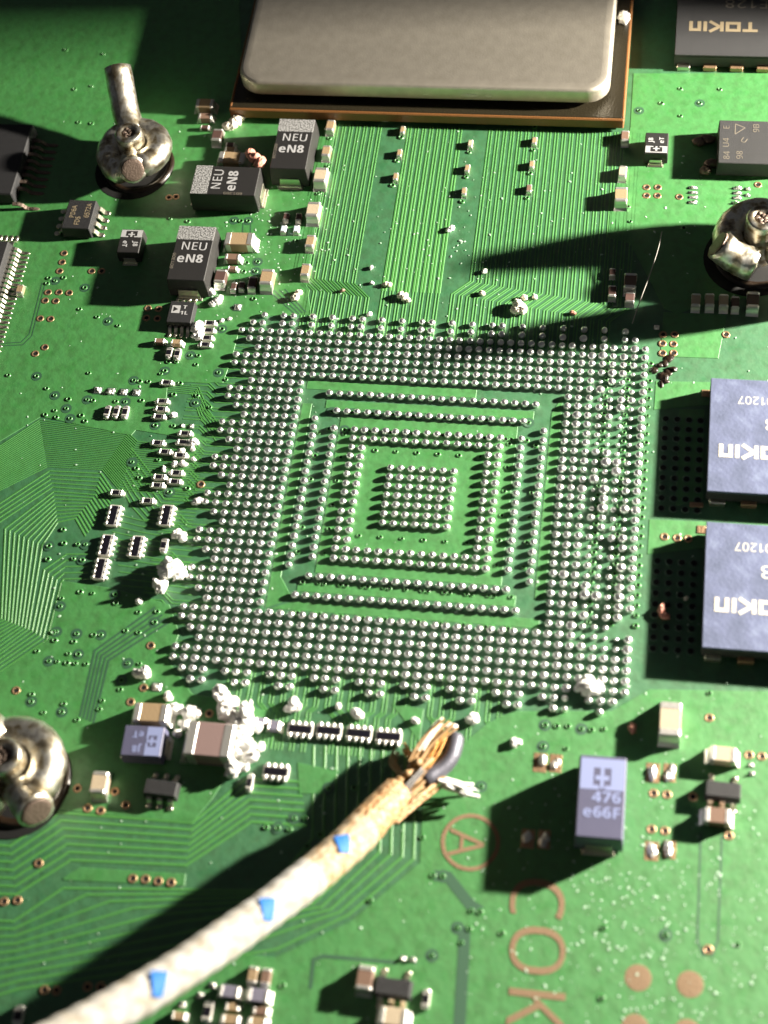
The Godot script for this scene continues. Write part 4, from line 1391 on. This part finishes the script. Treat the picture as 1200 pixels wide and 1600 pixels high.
func cap_spots() -> Array:
	return [
		[-29.16, -47.46, 2.0, 1.25, 1.1, "tan", 0, "topmost tan chip capacitor of the little column beside the paste-bent lump, in shade"],
		[-28.88, -45.88, 1.6, 0.8, 0.8, "brown", 0, "brown chip capacitor second from the top of the shaded little column by the big chip"],
		[-28.74, -44.58, 1.0, 0.5, 0.5, "dark", 0, "tiny dark capacitor at the foot of the shaded little column by the big chip"],
		[-27.02, -43.11, 1.7, 1.05, 0.95, "dark", 1.57, "dark upright capacitor in shade below the bent white lump"],
		[-25.45, -42.22, 1.0, 0.5, 0.5, "dark", 0, "tiny reddish dark capacitor behind the long tan capacitor of the turned tantalum"],
		[-25.21, -41.18, 1.35, 0.75, 0.8, "tan", 0, "small tan capacitor touching the back of the long tan capacitor"],
		[-24.7, -39.65, 3.0, 1.5, 1.3, "tan", 0, "long tan capacitor lying along the back of the turned tantalum capacitor"],
		[-14.86, -45.07, 1.5, 0.85, 0.85, "tan", 1.57, "cream capacitor beside the pale end of the NEU part nearest the lidded chip"],
		[-14.77, -41.43, 1.5, 0.85, 0.85, "tan", 1.57, "small cream capacitor midway along the flank of the topmost NEU tantalum"],
		[-14.78, -37.72, 2.0, 1.3, 1.25, "cream", 1.57, "larger cream capacitor at the lower corner of the topmost NEU tantalum"],
		[-14.86, -33.02, 2.0, 1.3, 1.25, "cream", 1.57, "cream capacitor whose shadow falls over two small dark capacitors"],
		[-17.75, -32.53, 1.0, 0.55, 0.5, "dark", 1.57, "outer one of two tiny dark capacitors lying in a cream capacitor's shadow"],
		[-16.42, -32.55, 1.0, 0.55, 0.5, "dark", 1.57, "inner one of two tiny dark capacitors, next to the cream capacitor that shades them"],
		[-17.76, -30.91, 0.95, 0.55, 0.5, "pale", 1.57, "outer pale bluish chip of the two below the shaded dark capacitors"],
		[-16.41, -30.97, 0.95, 0.55, 0.5, "pale", 1.57, "inner pale bluish chip of the two below the shaded dark capacitors"],
		[-14.63, -29.17, 1.6, 0.85, 0.85, "tan", 1.57, "small tan capacitor with a long shadow at the edge of the trace field"],
		[-14.56, -25.44, 1.6, 0.85, 0.85, "tan", 1.57, "small tan capacitor just above two white crumbs, nearest the ball grid"],
		[-18.28, -24.02, 2.0, 1.25, 1.25, "tan", 1.57, "tan capacitor with silvery ends standing in its neighbour's shadow above the ball grid corner"],
		[-21.96, -28.71, 3.0, 1.6, 1.3, "tan", 0, "long tan capacitor with white solder end beside the lowest NEU tantalum"],
		[-22.41, -26.72, 1.6, 0.8, 0.8, "brown", 0, "brown capacitor with a white solder end under the long tan one"],
		[-22.25, -25.51, 1.0, 0.5, 0.5, "brown", 0, "tiny brown capacitor below the brown one with a white solder end"],
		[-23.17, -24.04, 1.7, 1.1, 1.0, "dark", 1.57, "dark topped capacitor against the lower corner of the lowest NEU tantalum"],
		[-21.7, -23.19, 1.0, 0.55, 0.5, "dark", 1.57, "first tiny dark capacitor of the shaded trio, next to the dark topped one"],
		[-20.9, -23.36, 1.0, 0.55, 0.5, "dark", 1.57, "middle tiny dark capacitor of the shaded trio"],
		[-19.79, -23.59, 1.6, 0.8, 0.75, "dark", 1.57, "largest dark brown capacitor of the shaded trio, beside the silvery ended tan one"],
		[-28.05, -15.97, 1.1, 0.55, 0.55, "brown", 0, "brown capacitor with a black shadow below the small chip's outermost lead"],
		[-26.26, -15.89, 1.15, 0.6, 0.6, "tan", 0, "tan capacitor with a white end below the small chip's leads"],
		[-20.54, 23.97, 3.1, 1.7, 1.5, "tan", 0, "large tan capacitor lying against the pale blue marked tantalum"],
		[-23.79, 30.58, 2.0, 1.35, 1.25, "cream", 1.57, "cream capacitor standing alone beside the lowest hook"],
		[28.35, 23.16, 2.2, 1.3, 1.1, "cream", 0, "tan capacitor with two bright ends above the six-lead transistor at the edge"],
		[28.02, 28.51, 2.1, 1.3, 1.1, "brown", 0, "brown capacitor with two bright ends below the six-lead transistor at the edge"],
		[23.9, 20.59, 3.1, 1.75, 1.5, "cream", 1.57, "tall pale capacitor above the blue 476 tantalum, with a wedge shadow"],
		[1.09, 44.5, 1.9, 1.25, 1.1, "brown", 1.57, "brown capacitor beside the transistor at the bottom edge"],
		[3.69, 47.19, 2.2, 1.35, 1.1, "cream", 0, "capacitor with two big bright ends cut by the bottom edge"],
		[-7.95, 45.11, 1.3, 0.75, 0.7, "tan", 1.57, "tan capacitor at the top of the blurred cluster under the wire"],
		[-6.87, 45.15, 1.3, 0.75, 0.7, "brown", 1.57, "brownish capacitor at the upper corner of the blurred cluster under the wire"],
		[-9.57, 46.62, 1.7, 0.95, 0.8, "grey", 0, "grey capacitor of the blurred cluster, next to the wire"],
		[-7.22, 46.67, 1.8, 1.05, 0.8, "grey", 0, "larger grey capacitor at the outer side of the blurred cluster"],
		[-9.17, 47.71, 1.15, 0.6, 0.5, "tan", 0, "small tan capacitor below the grey one in the blurred cluster"],
		[-6.87, 47.77, 1.3, 0.65, 0.55, "brown", 0, "small capacitor with one bright end under the larger grey one"],
		[-9.13, 48.72, 1.5, 0.75, 0.6, "tan", 0, "tan capacitor of the blurred cluster cut by the bottom edge"],
		[-6.96, 48.68, 1.5, 0.75, 0.6, "tan", 0, "outermost tan capacitor of the blurred cluster on the bottom edge"],
		[-13.34, 48.86, 1.2, 0.65, 0.5, "tan", 0, "capacitor half hidden behind the lower edge of the white wire"],
		[16.6, -44.83, 1.5, 0.8, 0.8, "brown", 1.57, "brownish capacitor behind the shadow of the small J8 tantalum, upper one"],
		[16.62, -39.97, 1.5, 0.8, 0.8, "cream", 1.57, "half shaded cream capacitor below the J8 tantalum's shadow"],
		[16.63, -36.54, 1.9, 1.25, 1.2, "tan", 1.57, "tan capacitor with a straight black shadow over the traces, below the J8 tantalum"],
		[24.6, -23.85, 1.6, 0.85, 0.8, "cream", 1.57, "first cream capacitor in the line of five below the edge hook"],
		[25.92, -23.93, 1.6, 0.85, 0.8, "cream", 1.57, "second cream capacitor in the line of five below the edge hook"],
		[27.27, -23.92, 1.6, 0.85, 0.8, "cream", 1.57, "third cream capacitor in the line of five below the edge hook"],
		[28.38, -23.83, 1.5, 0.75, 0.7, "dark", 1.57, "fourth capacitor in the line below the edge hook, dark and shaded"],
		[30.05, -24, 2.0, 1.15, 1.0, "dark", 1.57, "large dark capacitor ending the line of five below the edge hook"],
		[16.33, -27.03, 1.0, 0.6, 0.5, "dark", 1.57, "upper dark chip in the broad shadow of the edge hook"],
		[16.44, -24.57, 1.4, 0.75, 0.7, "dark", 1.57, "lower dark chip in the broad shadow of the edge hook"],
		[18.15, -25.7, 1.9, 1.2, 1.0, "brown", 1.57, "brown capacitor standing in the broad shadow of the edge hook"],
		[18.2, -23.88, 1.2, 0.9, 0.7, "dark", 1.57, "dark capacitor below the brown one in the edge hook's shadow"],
		[-44.08, -21.56, 1.1, 0.7, 0.6, "tan", 1.57, "tiny tan capacitor beside the leads of the many-leaded chip"],
		[-7.02, -45.06, 1.0, 0.48, 0.5, "tan", 1.57, "tiny tan capacitor, top of the first column of three among the long traces"],
		[-6.96, -41.8, 1.0, 0.48, 0.5, "tan", 1.57, "tiny tan capacitor, middle of the first column of three among the long traces"],
		[-6.95, -38.51, 1.0, 0.48, 0.5, "tan", 1.57, "tiny tan capacitor, bottom of the first column of three among the long traces"],
		[0.45, -43.41, 1.0, 0.48, 0.5, "cream", 1.57, "tiny pale capacitor, top of the middle column of three among the long traces"],
		[0.47, -39.98, 1.0, 0.48, 0.5, "tan", 1.57, "tiny capacitor, centre of the nine among the long traces"],
		[0.46, -36.84, 1.0, 0.48, 0.5, "tan", 1.57, "tiny capacitor, bottom of the middle column of three among the long traces"],
		[7.17, -44.08, 1.0, 0.5, 0.5, "tan", 1.57, "tiny tan capacitor, top of the third column of three, closest to the J8 tantalum"],
		[7.17, -40.8, 1.0, 0.5, 0.5, "tan", 1.57, "tiny tan capacitor, middle of the third column of three among the long traces"],
		[7.15, -37.53, 1.0, 0.5, 0.5, "brown", 1.57, "tiny capacitor, bottom of the third column of three among the long traces"],
		[-10.99, 23.48, 1.0, 0.6, 0.5, "grey", 0, "little chip smothered by white solder lumps beside the large brown capacitor"],
		[-9.7, 23.86, 1.1, 0.9, 0.7, "grey", 0, "grey chip with a white lump, before the line of four resistor arrays"],
	]


func resistor_spots() -> Array:
	return [
		[-26.82, -14.71, 1.05, 0.62, 0.45, 1.57, "first of two upright black resistors under the small chip"],
		[-25.95, -14.64, 1.05, 0.62, 0.45, 1.57, "second of two upright black resistors under the small chip, with a white end"],
		[-23.39, -18.58, 1.15, 0.58, 0.4, 0, "topmost of the four black resistors stacked beside the small chip"],
		[-23.33, -17.68, 1.15, 0.58, 0.4, 0, "second of the four black resistors stacked beside the small chip"],
		[-23.34, -16.76, 1.15, 0.58, 0.4, 0, "third of the four black resistors stacked beside the small chip"],
		[-23.35, -15.93, 1.15, 0.58, 0.4, 0, "lowest of the four black resistors stacked beside the small chip, on its shadow"],
		[-31.64, -7.39, 1.15, 0.6, 0.4, 1.57, "first of three upright resistors under the bare solder pads"],
		[-30.74, -7.45, 1.15, 0.6, 0.4, 1.57, "middle one of three upright resistors under the bare solder pads"],
		[-29.83, -7.46, 1.15, 0.6, 0.4, 1.57, "last of three upright resistors under the bare solder pads"],
		[-26.39, -11.16, 1.15, 0.55, 0.4, 0, "lone resistor above the stack of three, at the corner of a dark green field"],
		[-26.38, -8.94, 1.15, 0.55, 0.4, 0, "top resistor of the stack of three beside the dark green field"],
		[-26.32, -8.04, 1.15, 0.55, 0.4, 0, "middle resistor of the stack of three beside the dark green field"],
		[-26.35, -7.14, 1.15, 0.55, 0.4, 0, "bottom resistor of the stack of three beside the dark green field"],
		[-23.38, -5.4, 1.2, 0.55, 0.4, 0, "resistor just below two glinting pads near the ball grid"],
		[-23.37, -4.39, 1.2, 0.55, 0.4, 0, "resistor with a white double lump stuck to its end"],
		[-25.86, -4.15, 1.2, 0.55, 0.4, 0, "resistor with a big white end and a black shadow, beyond the white lump"],
		[-24.95, -3.19, 1.2, 0.55, 0.4, 0, "resistor stepped between two others above a lone solder dot"],
		[-23.37, -2.91, 1.2, 0.55, 0.4, 0, "resistor with a white ball of solder on its upper corner"],
		[-23.36, -0.93, 1.2, 0.55, 0.4, 0, "upper resistor of the pair nearest the copper ringed hole"],
		[-24.94, -0.35, 1.2, 0.55, 0.4, 0, "upper resistor of the pair nearest the wide trace bends"],
		[-23.34, 0.04, 1.2, 0.55, 0.4, 0, "lower resistor of the pair nearest the copper ringed hole"],
		[-24.93, 0.57, 1.2, 0.55, 0.4, 0, "lower resistor of the pair nearest the wide trace bends"],
		[-28.75, 1.66, 1.2, 0.58, 0.4, 0, "lone resistor where the wide traces end, above a resistor array"],
		[-25.53, 2.33, 1.2, 0.58, 0.4, 0, "lone resistor between two resistor arrays, a step below its neighbour"],
		[-22.99, 6.94, 1.2, 0.65, 0.45, 1.57, "upright resistor with a white flank between an array and a white crumb"],
		[6.03, 45.42, 1.2, 0.6, 0.45, 1.57, "pale upright resistor beside the transistor at the bottom edge"],
		[-11.1, 48.27, 1.4, 0.75, 0.5, 1.57, "upright pale resistor in the blurred cluster behind the wire"],
		[-26.35, 50.22, 1.3, 0.8, 0.5, 1.57, "pale resistor at the bottom corner beside the wire"],
		[-11, 29.08, 1.3, 0.55, 0.45, 1.57, "upright white chip in the shade between white lumps and a resistor array"],
	]


func array_spots() -> Array:
	return [
		[-28.48, 4.16, 1.57, "resistor array where the wide traces end, below a lone resistor"],
		[-23.41, 3.78, 1.57, "resistor array closest to the ball grid, above a white crumb"],
		[-28.49, 7.36, 1.57, "resistor array directly above another one it almost touches"],
		[-25.57, 7.28, 1.57, "resistor array standing alone beside the touching two"],
		[-28.49, 9.86, 1.57, "resistor array at the corner of the bright green field, under another"],
		[-7.42, 23.88, 0, "first resistor array in the line of four, next to the white lumps"],
		[-4.91, 23.8, 0, "second resistor array in the line of four"],
		[-2.28, 23.8, 0, "third resistor array in the line of four, below a crumb"],
		[0.29, 23.86, 0, "last resistor array in the line of four, next to the frayed wire tip"],
		[-8.91, 27.91, 0, "lone resistor array below the line of four"],
	]


func tantalum_spots() -> Array:
	return [
		["neu", 7.15, 4.05, 2.7, -18.0, -40.55, 0, "topmost NEU tantalum, its grey band towards the lidded chip"],
		["neu", 7.2, 4.1, 2.7, -26.1, -25.5, 0, "lowest NEU tantalum, above the small triangle-marked chip"],
		["neu", 7.15, 3.95, 2.7, -24.35, -35.2, 1.571, "NEU tantalum turned sideways with its band towards the mounting hole"],
		["j8", 3.15, 2.45, 1.6, -33.3, -27.6, 0.02, "small J8 tantalum with plus bracket beside the gold-printed chip"],
		["j8", 2.95, 2.45, 1.6, 19.9, -43.2, 3.14, "small J8 tantalum upside down near the dull edge chip"],
		["blue", 3.6, 2.9, 1.8, -20.6, 26.75, -1.53, "small blue-grey tantalum with a bracket mark against the large tan capacitor"],
		["c476", 7.2, 3.95, 2.9, 18.6, 28.45, 0.01, "tall blue 476 tantalum with a plus bracket and a huge black shadow"],
	]


func choke_spots() -> Array:
	return [
		[26.26, -7.7, 12.3, "upper of two pale blue-grey decoupling parts with a cream logo", 1, 7.9, 1.1, 1.4, 7.9, -1.3],
		[26.3, 7.82, 12.3, "lower of two pale blue-grey decoupling parts with a cream logo", 1, 7.9, 1.3, 1.4, 7.7, -1.5],
		[21.25, -61.6, 12.3, "dark decoupling part with gold logo beside the lidded chip", 0, 8.6, 1.2, 1.45, 8.0, -1.6],
	]


func crumb_spots() -> Array:
	return [
		[[Vector3(-25.7, 0.55, -47.14), Vector3(-25.22, 0.6, -46.47), Vector3(-25.37, 0.6, -45.72), Vector3(-25.72, 0.58, -45.25), Vector3(-26.16, 0.55, -44.88)], "paste", "bent cream worm of dried paste by the big chip's corner", "paste_crumb", 0],
		[[Vector3(-22.42, 0.55, -39.26), Vector3(-21.81, 0.62, -38.62), Vector3(-21.11, 0.55, -38.07)], "pink", "salmon pink lump lying across a tantalum capacitor's edge", "paste_crumb", 2.0],
		[[Vector3(-9, 0.75, -46.98)], "paste", "cream drop squeezed out under the big chip's edge, midway", "paste_crumb", 0],
		[[Vector3(12.25, 0.8, -47.38)], "paste", "flat cream drop under the big chip's edge near its corner", "paste_crumb", 0],
		[[Vector3(15.57, 0.7, -60.62)], "white", "white drop on the brown rim beside the big chip's lid", "solder_crumb", 1.6],
		[[Vector3(-24.56, 0.55, -17.96), Vector3(-24.35, 0.5, -17.52), Vector3(-24.52, 0.4, -16.93), Vector3(-24.11, 0.4, -16.88)], "white", "white lump wedged between the small chip and its four resistors", "solder_crumb", 0],
		[[Vector3(-24.03, 0.4, -22.5)], "white", "white flake beside the dark topped capacitor", "solder_crumb", 0],
		[[Vector3(-23.03, 0.4, -21.42), Vector3(-23.51, 0.35, -21.09), Vector3(-22.91, 0.3, -21.8)], "white", "spattered white solder on a brown pad below the tantalum", "solder_crumb", 0],
		[[Vector3(-22.22, 0.24, -19.06)], "white", "white ball halfway between the resistors and the ball grid corner", "solder_crumb", 0],
		[[Vector3(-21.49, 0.18, -19.37)], "white", "smaller white ball next to the ball grid's upper corner", "solder_crumb", 0],
		[[Vector3(-24.99, 0.32, -7.44)], "white", "oval white blob beside the lowest of three stacked resistors", "solder_crumb", 0],
		[[Vector3(-22.45, 0.35, -4.41), Vector3(-22.23, 0.36, -4.56), Vector3(-22.72, 0.3, -4.41)], "white", "white double lump bridging from a resistor end", "solder_crumb", 0],
		[[Vector3(-23.41, 0.3, -3.42)], "white", "white ball on a resistor's upper corner", "solder_crumb", 0],
		[[Vector3(-24.73, 0.24, -1.33)], "white", "white solder dot above the paired resistors", "solder_crumb", 0],
		[[Vector3(-23.79, 0.28, -1.95)], "white", "oval solder dot between two resistor groups", "solder_crumb", 0],
		[[Vector3(-22.9, 0.3, -1.96), Vector3(-23.07, 0.2, -2.25)], "white", "double solder dot next to the oval one", "solder_crumb", 0],
		[[Vector3(-22.37, 0.22, -3.81)], "white", "tiny ball under the white double lump", "solder_crumb", 0],
		[[Vector3(-22.05, 0.2, -2.65)], "white", "tiny lone ball between the lumps and the ball grid", "solder_crumb", 0],
		[[Vector3(-22.05, 0.45, 5.64), Vector3(-21.72, 0.45, 5.75), Vector3(-21.42, 0.38, 6.11)], "white", "curved white crumb beside the ball grid above the large lump", "solder_crumb", 0],
		[[Vector3(-20.75, 0.4, 2.03)], "white", "white bead touching the first ball of a grid line", "solder_crumb", 0],
		[[Vector3(-22.12, 0.55, 8.94), Vector3(-21.6, 0.8, 9.72), Vector3(-21.95, 0.7, 9.88), Vector3(-21.16, 0.6, 9.76), Vector3(-20.71, 0.5, 9.99), Vector3(-22.27, 0.65, 11.4), Vector3(-22.59, 0.5, 11.2)], "white", "large spiky white lump with a brown piece beside the ball grid", "solder_mass", 0],
		[[Vector3(-24.21, 0.33, 12.85)], "white", "small oval white crumb below the large spiky lump", "solder_crumb", 0],
		[[Vector3(-22.12, 0.55, 19.83), Vector3(-22.35, 0.5, 19.9), Vector3(-22.9, 0.38, 19.91)], "white", "white triple blob over a copper hole above the tan capacitor", "solder_crumb", 0],
		[[Vector3(-19.72, 0.4, 21.8), Vector3(-19.61, 0.35, 21.96)], "white", "white grain between the bare pad and the tan capacitor", "solder_crumb", 0],
		[[Vector3(-18.75, 0.45, 23.01), Vector3(-18.54, 0.4, 22.91)], "white", "white grain at the bright end of the large tan capacitor", "solder_crumb", 0],
		[[Vector3(-18.15, 0.38, 25.22)], "white", "oval white ball between the blue tantalum and the brown capacitor", "solder_crumb", 0],
		[[Vector3(-18.88, 0.36, 25.88)], "white", "round white ball at the corner of the blue tantalum", "solder_crumb", 0],
		[[Vector3(-14.99, 0.6, 21.02), Vector3(-14.63, 0.65, 21.73), Vector3(-14.33, 0.62, 22.42), Vector3(-13.97, 0.65, 23.13), Vector3(-13.69, 0.5, 22.88)], "white", "tall white finger of solder rising behind the brown capacitor", "solder_mass", 0],
		[[Vector3(-12.34, 0.6, 22.73), Vector3(-12.28, 0.75, 23.52), Vector3(-12.4, 0.85, 24.35), Vector3(-12.5, 0.8, 25.1), Vector3(-11.81, 0.7, 25.99), Vector3(-11.28, 0.6, 26.89), Vector3(-12.44, 0.7, 26.23), Vector3(-12.72, 0.65, 27.86), Vector3(-12.5, 0.6, 28.23), Vector3(-11.62, 0.4, 27.76), Vector3(-11.5, 0.5, 24.1), Vector3(-11, 0.4, 24.12), Vector3(-13.54, 0.6, 24.63), Vector3(-13.41, 0.55, 26.07)], "white", "rugged white solder mass down one flank of the large brown capacitor", "solder_mass", 0],
		[[Vector3(-13.68, 0.4, 21.76)], "white", "small white knob beside the tall solder finger", "solder_crumb", 0],
		[[Vector3(-17.39, 0.6, 23.35), Vector3(-17.1, 0.5, 23.12), Vector3(-17.57, 0.4, 24.34), Vector3(-18.01, 0.3, 24.23)], "white", "white curl on the far end of the large brown capacitor", "solder_crumb", 0],
		[[Vector3(-10.59, 0.38, 25.78)], "white", "round white ball below the solder mass", "solder_crumb", 0],
		[[Vector3(-8.37, 0.5, 21.56), Vector3(-8.05, 0.4, 21.86), Vector3(-8.58, 0.45, 22.04)], "white", "white clump between the ball grid and the first of four arrays", "solder_crumb", 0],
		[[Vector3(-4.47, 0.3, 21.42)], "white", "grey white ball between two clumps above the arrays", "solder_crumb", 0],
		[[Vector3(-2.77, 0.45, 21.95), Vector3(-2.52, 0.42, 22.15)], "white", "white crumb above the third array", "solder_crumb", 0],
		[[Vector3(2.36, 0.32, 22.16)], "white", "small white crumb between the last array and the frayed tip", "solder_crumb", 0],
		[[Vector3(7.2, 0.45, 21.53), Vector3(7.44, 0.4, 21.73)], "white", "white crumb just beyond the frayed wire tip, under the grid", "solder_crumb", 0],
		[[Vector3(17.05, 0.75, 17.9), Vector3(16.83, 0.42, 17.03)], "white", "big white solder ball with a knob amid the ball grid's corner", "solder_crumb", 0],
		[[Vector3(10.99, 0.32, 23.38), Vector3(11.31, 0.3, 23.34)], "white", "bluish white pellet lying between the grid and the solder pads", "solder_crumb", 0],
		[[Vector3(7.37, 0.6, -22.39), Vector3(7.71, 0.55, -22.12), Vector3(7.28, 0.5, -21.96)], "paste", "cream paste crumb casting an oval shadow above the ball grid", "paste_crumb", 0],
		[[Vector3(7.83, 0.3, -23.6)], "paste", "smaller cream grain just behind the paste crumb", "paste_crumb", 0],
		[[Vector3(8.9, 0.24, -23.77)], "paste", "tiny cream grain next to the smaller one", "paste_crumb", 0],
		[[Vector3(-4.52, 0.38, -23.19), Vector3(-4.11, 0.38, -22.97), Vector3(-3.69, 0.25, -22.66)], "paste", "cream flake pointing down the traces above the grid", "paste_crumb", 0],
		[[Vector3(-6.2, 0.28, -24.52), Vector3(-5.87, 0.26, -24.47)], "paste", "white flake beside the traces above the larger flake", "paste_crumb", 0],
		[[Vector3(-7.66, 0.2, -24.65)], "white", "white speck left of the flake pair on the traces", "solder_crumb", 0],
		[[Vector3(-10.53, 0.22, -23.51)], "brown", "brownish grain on the bend of the traces", "paste_crumb", 0],
		[[Vector3(-14.92, 0.32, -22.97)], "paste", "upper cream grain of two under the small tan capacitor", "paste_crumb", 0],
		[[Vector3(-15.2, 0.4, -22.26)], "paste", "lower cream grain of two under the small tan capacitor", "paste_crumb", 0],
		[[Vector3(-7.36, 0.26, -20.74)], "white", "round white ball just above the grid's first line", "solder_crumb", 0],
		[[Vector3(-7.99, 0.22, -26.58)], "white", "white grain on the dark stripe of the trace field", "solder_crumb", 0],
		[[Vector3(3.57, 0.26, -26.69)], "white", "oval white grain at the tip of the broad shadow", "solder_crumb", 0],
		[[Vector3(3.59, 0.28, -23.93)], "paste", "round cream grain below the oval one", "paste_crumb", 0],
		[[Vector3(12.76, 0.24, -22.02)], "pink", "lone grain inside the hook's second shadow", "paste_crumb", 0],
		[[Vector3(-0.38, 0.3, -32.01), Vector3(-0.62, 0.25, -31.77)], "white", "fuzzy white flake in the middle of the trace field", "solder_crumb", 0],
		[[Vector3(22.79, 0.4, 9.82), Vector3(23.04, 0.35, 10.41)], "pink", "pinkish crumb among holes in the choke's shadow", "paste_crumb", 0],
		[[Vector3(24.85, 0.2, 8.51)], "paste", "sliver beside the choke in its shadow", "paste_crumb", 0],
		[[Vector3(20.82, 0.35, 21.16)], "pink", "dim round bead in the tall capacitor's shadow", "paste_crumb", 0],
	]


func wire_path() -> Array:
	return [
		Vector3(4.19, 1.5, 25.94),
		Vector3(2.83, 2.6, 28.24),
		Vector3(1.15, 4.2, 31.52),
		Vector3(-1.46, 6.6, 36.31),
		Vector3(-6.35, 10.5, 43.1),
		Vector3(-12.09, 15, 50.05),
		Vector3(-18.24, 19.5, 56.25),
		Vector3(-24.06, 24, 62.51),
	]


func hair_path() -> Array:
	return [
		Vector3(20.9, 3, -30.32),
		Vector3(20.63, 2.6, -28.39),
		Vector3(19.98, 2, -25.65),
		Vector3(19.21, 1.2, -23.09),
		Vector3(18.61, 0.6, -20.79),
	]


func fleck_spots() -> Array:
	return [
		[30, 0.2, 0.75],
		[50, 0.0, 0.85],
		[74, 0.0, 0.9],
	]


func strand_spots() -> Array:
	return [
		["wire_copper", 0.5, [Vector3(2.77, 2.2, 28.1), Vector3(4.02, 1.7, 26.21), Vector3(5.29, 1.4, 23.67)], "copper_strands", 9],
		["wire_copper", 0.35, [Vector3(3.61, 2.6, 28.11), Vector3(4.58, 2.2, 26.07), Vector3(5.1, 1.9, 24.12)], "copper_strands", 6],
		["fibre", 0.5, [Vector3(2.95, 2.6, 27.05), Vector3(3.94, 2.4, 25.06), Vector3(5.43, 2.1, 23.07)], "fibre_strands", 10],
		["paste", 0.35, [Vector3(3.36, 2.9, 25.82), Vector3(4.1, 2.7, 24.36), Vector3(4.91, 2.4, 23.07)], "fibre_strands", 8],
		["fibre", 0.35, [Vector3(2.74, 2, 27.97), Vector3(1.5, 1.2, 27.22), Vector3(0.84, 0.9, 26.08), Vector3(1.05, 0.8, 25.21)], "fibre_strands", 6],
		["wire_copper", 0.35, [Vector3(2.93, 2.2, 27.18), Vector3(2.47, 1.6, 25.97), Vector3(1.94, 1.2, 25.06)], "copper_strands", 6],
		["grey_wire", 0.75, [Vector3(4.06, 2.2, 28.09), Vector3(5.19, 1.8, 26.93), Vector3(5.95, 1.6, 25.65), Vector3(6.13, 1.4, 23.83)], "charred_conductor", 1],
		["grey_wire", 0.6, [Vector3(4.31, 1.4, 27.03), Vector3(5.35, 1.2, 25.78), Vector3(5.71, 1.1, 24.21)], "charred_conductor", 5],
		["white", 0.5, [Vector3(5.42, 1.8, 28.04), Vector3(6.59, 1.6, 28.08), Vector3(7.71, 1.3, 28.2)], "fibre_tuft", 14],
		["white", 0.3, [Vector3(5.34, 1.9, 23.29), Vector3(5.63, 1.9, 23.03), Vector3(6.08, 1.8, 23.18)], "fibre_tuft", 1],
		["fibre", 0.75, [Vector3(1.96, 3.3, 30.25), Vector3(2.82, 2.9, 28.91), Vector3(3.58, 2.5, 27.91), Vector3(4.57, 2.1, 26.99)], "fibre_strands", 14],
		["scorched", 0.5, [Vector3(1.95, 3.6, 32.49), Vector3(3.51, 2.8, 30.25), Vector3(5.03, 2, 28.26)], "fibre_strands", 12],
		["resin", 0.45, [Vector3(1.8, 4.2, 30.81), Vector3(2.6, 3.8, 29.93), Vector3(3.57, 2.8, 27.63)], "charred_strands", 7],
		["grey_wire", 0.4, [Vector3(1.84, 4.4, 30.98), Vector3(2.65, 4, 30.22), Vector3(3.15, 3.5, 29.44)], "charred_strands", 4],
	]


func bead_spots() -> Array:
	return [
		[Vector3(3.4, 3, 26.99), 0.42],
		[Vector3(2.73, 3.4, 28.22), 0.4],
		[Vector3(3.75, 3, 27.69), 0.3],
		[Vector3(2.19, 3.6, 28.9), 0.35],
		[Vector3(1.9, 3.8, 29.44), 0.36],
		[Vector3(1.23, 4.2, 30.48), 0.5],
		[Vector3(0.57, 4.6, 31.61), 0.45],
		[Vector3(1.52, 4.2, 31.16), 0.35],
		[Vector3(-0.08, 5, 32.73), 0.45],
	]
